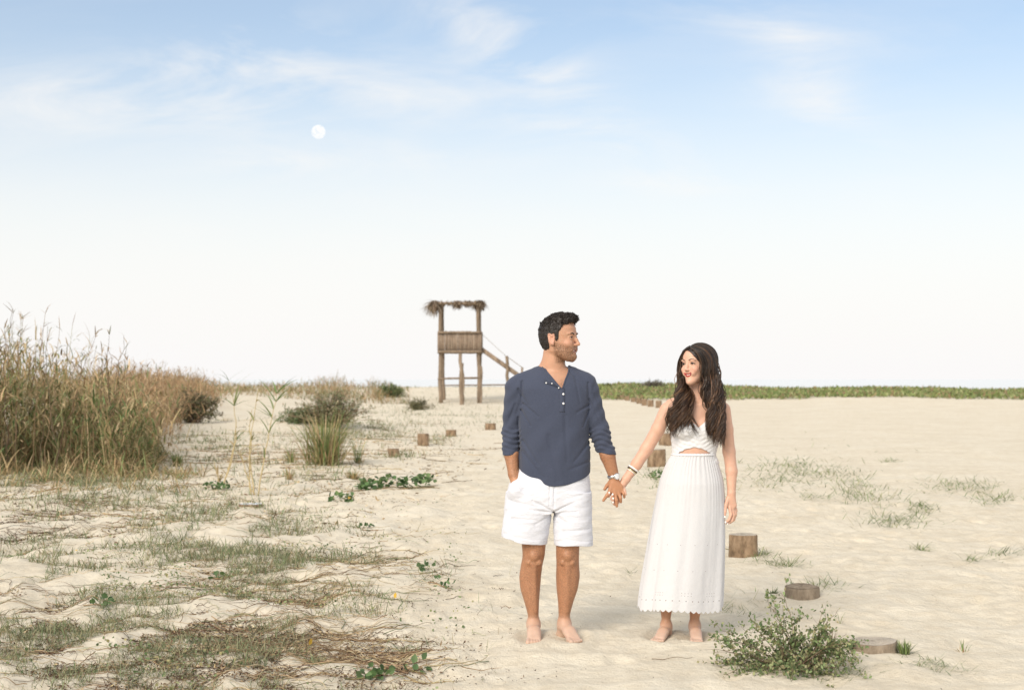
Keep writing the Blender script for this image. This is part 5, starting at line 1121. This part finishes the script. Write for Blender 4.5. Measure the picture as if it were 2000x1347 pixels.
vine(850, 895, 1150, 'short vine sprig trailing closest to the man\'s feet', 14, .035, .05, .2)
vine(690, 760, 1320, 'round leaved vine sprig at the bottom edge', 26, .04, .07, .12, 0)
vine(795, 835, 1300, 'tiny vine sprig at the bottom, nearest the path', 10, .04, .05, .1, 0)
vine(1420, 1460, 1068, 'bit of vine peeking out left of the upright brown stump', 16, .04, .06, .1)
vine(1270, 1320, 935, 'grey green vine patch between the woman\'s forearm and skirt', 70, .05, .08, .6)
vine(180, 225, 1195, 'small leafy sprig among the litter on the far left', 12, .045, .05, .15)
vine(410, 450, 1130, 'small round leafed sprig in the middle of the grassy litter', 12, .04, .05, .15)

# ---- creeping grass over the sand: density painted over world areas
def patch_pts(cx_, cy_, wx, hy, n):
    """points scattered round the ground spot seen at (cx_,cy_), wx/hy half extents in photo pixels"""
    px = cx_+rng.normal(0, .5, n)*wx; py = cy_+rng.normal(0, .5, n)*hy; py = np.maximum(py, HZ+14); Y = CAMH*F/(py-HZ)
    for _ in range(4): Y = (CAMH-macro((px-CX)*Y/F, Y))*F/(py-HZ)
    Y = np.clip(Y, 5, 79); X = (px-CX)*Y/F; return X, Y
GREY = [(.17, .21, .11), (.22, .26, .14), (.13, .17, .085), (.28, .29, .16), (.36, .33, .21)]
a = Acc()
spots = [(60, 1215, 130, 90, 3000), (260, 1110, 150, 60, 1800), (420, 1085, 160, 60, 2600), (560, 1080, 160, 60, 2200), (330, 1290, 200, 70, 3200), (120, 1270, 180, 80, 3000), (560, 1300, 200, 60, 2200), (700, 1180, 200, 90, 900), (620, 1180, 160, 70, 900), (690, 1285, 110, 55, 1300),
         (560, 1250, 140, 60, 1200), (640, 1070, 110, 40, 700), (250, 1190, 160, 60, 1300), (80, 1090, 120, 60, 1200), (470, 1020, 120, 30, 700), (150, 960, 170, 40, 1400), (380, 870, 110, 34, 1100), (330, 1000, 200, 50, 900),
         (580, 925, 110, 30, 500), (780, 1120, 90, 40, 260), (750, 830, 120, 34, 900), (690, 840, 100, 20, 600), (800, 798, 60, 14, 500), (880, 800, 90, 26, 500), (960, 815, 60, 20, 200), (560, 860, 100, 30, 350), (80, 930, 120, 30, 900), (470, 1150, 200, 60, 900), (850, 855, 40, 10, 160), (780, 890, 34, 8, 120)]
for cx_, cy_, wx, hy, n in spots:
    X, Y = patch_pts(cx_, cy_, wx*1.15, hy*1.15, int(n*(1.7 if cy_ > 1000 else 3.2))); cl_ = vnoise(X*2.2, Y*1.6, 21)+.5*vnoise(X*6, Y*5, 22)-micro(X, Y)*4*(Y < 16); k_ = cl_ > -.08; X, Y = X[k_], Y[k_]; n = len(X); s_ = np.clip(Y/9, .8, 3.0)
    near_ = np.mean(Y) < 14
    blades(a, np.stack([X, Y, G(X, Y)-.004], -1), U(0, 6.3, n), U(.03, .12, n)*np.minimum(s_, 1.8), .0022*s_*U(.7, 1.3, n), U(.35, 1.55, n), U(.0, 1.0, n), pick(GREY+[(.40, .36, .22), (.17, .22, .10), (.24, .18, .10)], n, .25), 4)
o = a.build('creeping_grass', M['grass'], origin=(-2, 10, 0)); tag(o, 'patches of short grey green creeping grass over the sand on the left', 'grass', kind='stuff')
a = Acc()
for cx_, cy_, wx, hy, n in [(1560, 930, 70, 26, 420), (1540, 905, 60, 14, 200), (1620, 925, 60, 14, 160), (1670, 950, 50, 26, 320), (1700, 975, 90, 22, 260), (1750, 1018, 70, 12, 320), (1800, 995, 30, 8, 160), (1880, 950, 90, 14, 420), (1950, 975, 60, 10, 160), (1930, 985, 30, 8, 60), (1590, 975, 40, 12, 90),
                            (1480, 925, 60, 26, 120), (1500, 945, 40, 20, 80), (1740, 902, 20, 4, 60), (1960, 1080, 50, 10, 120), (1800, 1070, 20, 6, 80), (1900, 1095, 20, 8, 60), (1430, 940, 30, 40, 120), (1500, 1100, 50, 8, 90), (1530, 1105, 50, 8, 140), (1480, 1080, 30, 8, 120), (1230, 1120, 10, 4, 10), (1600, 1150, 60, 12, 160),
                            (1290, 930, 50, 26, 300), (1650, 870, 150, 60, 60), (1460, 1185, 60, 20, 60), (1820, 1305, 70, 14, 200), (1640, 1320, 70, 12, 120), (1420, 1180, 20, 8, 40)]:
    X, Y = patch_pts(cx_, cy_, wx, hy, n); s_ = np.clip(Y/9, .8, 3.0); n = len(X)
    blades(a, np.stack([X, Y, G(X, Y)-.004], -1), np.where(U(0, 1, n) < .5, 0, math.pi)+rng.normal(0, .8, n), U(.03, .12, n)*np.minimum(s_, 1.6), .0021*s_*U(.7, 1.3, n), U(.7, 1.55, n), U(-.2, .5, n), pick([(.15, .21, .08), (.21, .27, .11), (.11, .16, .06), (.32, .31, .16)], n, .25), 4)
o = a.build('sparse_grass', M['grass'], origin=(3, 14, 0)); tag(o, 'sparse trailing grass dotted over the open sand on the right', 'grass', kind='stuff')

# ---- creeping roots, twigs and dark litter on the left
a = Acc()
def runners(cx_, cy_, wx, hy, n, ln, r, pal, k=12, wig=.5, arch=.015):
    X, Y = patch_pts(cx_, cy_, wx, hy, int(n*1.9)); k_ = (.6*vnoise(X*2.4, Y*1.8, 51)+.4*vnoise(X*7, Y*6, 52)-micro(X, Y)*7 > .02) | (U(0, 1, len(X)) < .15); X, Y = X[k_], Y[k_]; n = len(X); hd = np.where(U(0, 1, n) < .5, 0, math.pi)+rng.normal(0, .75, n); L_ = ln*U(.3, 1.2, n); turn = rng.normal(0, wig, (n, k)).cumsum(1)*.5
    st = (L_/k)[:, None]; ang = hd[:, None]+turn; x = X[:, None]+np.cumsum(np.cos(ang)*st, 1); y = Y[:, None]+np.cumsum(np.sin(ang)*st, 1)
    z_ = G(x, y)+.003+np.abs(np.sin(np.linspace(0, 1, k)[None]*U(3, 9, (n, 1))+U(0, 6, (n, 1))))*arch*U(0, 1.4, (n, 1)); a.tubes(np.stack([x, y, z_], -1), r*U(.6, 1.3, (n, 1))*np.linspace(1, .45, k)[None], pick(pal, n, .25), 5)
RT = [(.34, .24, .14), (.45, .34, .20), (.22, .15, .09), (.52, .42, .27), (.14, .09, .055)]
DK = [(.085, .050, .032), (.13, .078, .048), (.06, .036, .024), (.19, .12, .075)]
for s_ in [(640, 880, 300, 60, 200, .8, .006, RT), (450, 880, 200, 50, 160, .8, .006, RT), (350, 1180, 460, 220, 700, .36, .0021, RT+GREY+GREY), (150, 1260, 240, 110, 420, .42, .0021, RT), (480, 1250, 260, 110, 420, .42, .0021, RT), (600, 1150, 200, 80, 360, .38, .0021, RT), (300, 1130, 280, 110, 300, .36, .0021, RT), (690, 1110, 140, 40, 150, .45, .0024, RT), (760, 1285, 110, 30, 70, .40, .0028, RT),
           (300, 1000, 300, 60, 240, .4, .0032, RT), (130, 940, 180, 60, 260, .5, .005, RT), (80, 1230, 160, 110, 200, .22, .0016, DK), (330, 1235, 240, 80, 220, .20, .0016, DK), (560, 1215, 240, 90, 150, .20, .0016, DK), (240, 1310, 300, 40, 130, .20, .0016, DK),
           (430, 950, 180, 50, 90, .35, .0032, RT), (720, 980, 70, 30, 20, .25, .003, RT), (830, 1150, 110, 70, 24, .16, .0020, DK), (850, 1060, 110, 60, 20, .22, .0022, RT), (900, 1170, 90, 60, 16, .10, .0022, DK), (650, 940, 120, 40, 30, .4, .004, RT), (770, 1050, 80, 30, 46, .4, .0026, RT), (60, 1020, 110, 40, 150, .4, .0028, DK), (120, 880, 200, 60, 160, .7, .007, RT), (640, 1250, 170, 90, 220, .36, .0018, RT)]: runners(*s_)
o = a.build('creeping_roots', M['twig'], origin=(-2, 9, 0)); tag(o, 'tangle of dry runners, roots and twigs lying over the left foreground sand', 'roots', kind='stuff')
a = Acc()
def flakes(cx_, cy_, wx, hy, n, sz, pal, th=.08, lift=.004):
    X, Y = patch_pts(cx_, cy_, wx, hy, int(n*2.8) if th > 0 else n); k_ = .7*vnoise(X*3.0+2, Y*2.2, 33)+.5*vnoise(X*8, Y*7, 34)-micro(X, Y)*(12 if th > 0 else 0) > th; X, Y = X[k_], Y[k_]; n = len(X)
    if n == 0: return
    B = np.stack([X, Y, G(X, Y)+U(0.001, lift*3, n)], -1); d = rng.normal(0, 1, (n, 3))*np.array([1, 1, .35]); nm = rng.normal(0, .6, (n, 3))+np.array([0, 0, 1.]); a.leaves(B, d, nm, sz*U(.4, 1.5, n), sz*.17*U(.5, 1.3, n), pick(pal, n, .3), .4)
for s_ in [(250, 1200, 420, 190, 5200, .024, RT), (420, 1230, 460, 190, 2400, .020, DK), (350, 960, 420, 110, 2600, .045, RT), (650, 880, 300, 70, 1800, .06, RT), (620, 960, 260, 60, 700, .04, RT), (90, 1300, 230, 80, 1300, .022, DK), (330, 1225, 260, 70, 1300, .020, DK), (560, 1190, 260, 90, 900, .018, DK), (560, 1310, 300, 60, 1000, .020, DK), (160, 1210, 200, 60, 1500, .020, DK), (60, 1040, 130, 30, 700, .028, DK), (450, 1130, 240, 60, 900, .018, DK), (700, 1200, 160, 100, 600, .018, DK),
           (820, 1180, 140, 110, 120, .018, DK, -1), (300, 1130, 320, 140, 900, .028, RT), (520, 1240, 300, 110, 900, .026, RT), (200, 960, 260, 60, 900, .04, RT), (650, 1130, 180, 60, 500, .026, RT), (950, 1200, 240, 130, 60, .012, DK, -1), (1700, 1200, 400, 180, 130, .010, DK, -1), (1150, 1240, 300, 90, 40, .010, DK, -1)]: flakes(*s_)
o = a.build('leaf_litter', M['twig'], origin=(-2, 9, 0)); tag(o, 'dark brown leaf litter and seaweed crumbs scattered over the left sand', 'litter', kind='stuff')
a = Acc(); n = 9500; X, Y = patch_pts(400, 1150, 560, 260, n); k_ = (vnoise(X*1.9, Y*1.6, 71)+.4*vnoise(X*6, Y*6, 72) > .10) & (X < -.15*Y*.3+.2); X, Y = X[k_], Y[k_]; n = len(X)
a.leaves(np.stack([X, Y, G(X, Y)+U(.004, .04, n)], -1), rng.normal(0, 1, (n, 3))*np.array([1, 1, .6]), rng.normal(0, .6, (n, 3))+[0, -.4, .8], U(.010, .028, n), U(.004, .010, n), pick([(.13, .18, .08), (.19, .24, .11), (.27, .30, .15), (.36, .33, .16)], n, .25))
o = a.build('creeping_leaves', M['leaf'], origin=(-2, 9, 0)); tag(o, 'tiny green leaves of creepers sprinkled over the left foreground', 'leaves', kind='stuff')
# yellowed fallen leaves
for px, py, lb in ((150, 1080, 'yellow fallen leaf on the left, beside the grass'), (775, 1190, 'orange fallen leaf at the end of a dry runner'), (600, 1262, 'tan fallen leaf among dark litter')):
    b0 = gp(px, py); a = Acc(); n = 1; a.leaves(np.tile(b0+[0, 0, .012], (n, 1))+rng.normal(0, .01, (n, 3)), rng.normal(0, 1, (n, 3))+[0, 0, .5], rng.normal(0, .3, (n, 3))+[0, -.8, .6], np.full(n, .04), np.full(n, .014), np.tile((.70, .45, .07), (n, 1))); o = a.build('fallen_leaf', M['leaf'], origin=b0); tag(o, lb, 'leaf')
for o in bpy.data.objects:
    if '_o' in o: del o['_o']
print('objects', len(bpy.data.objects))
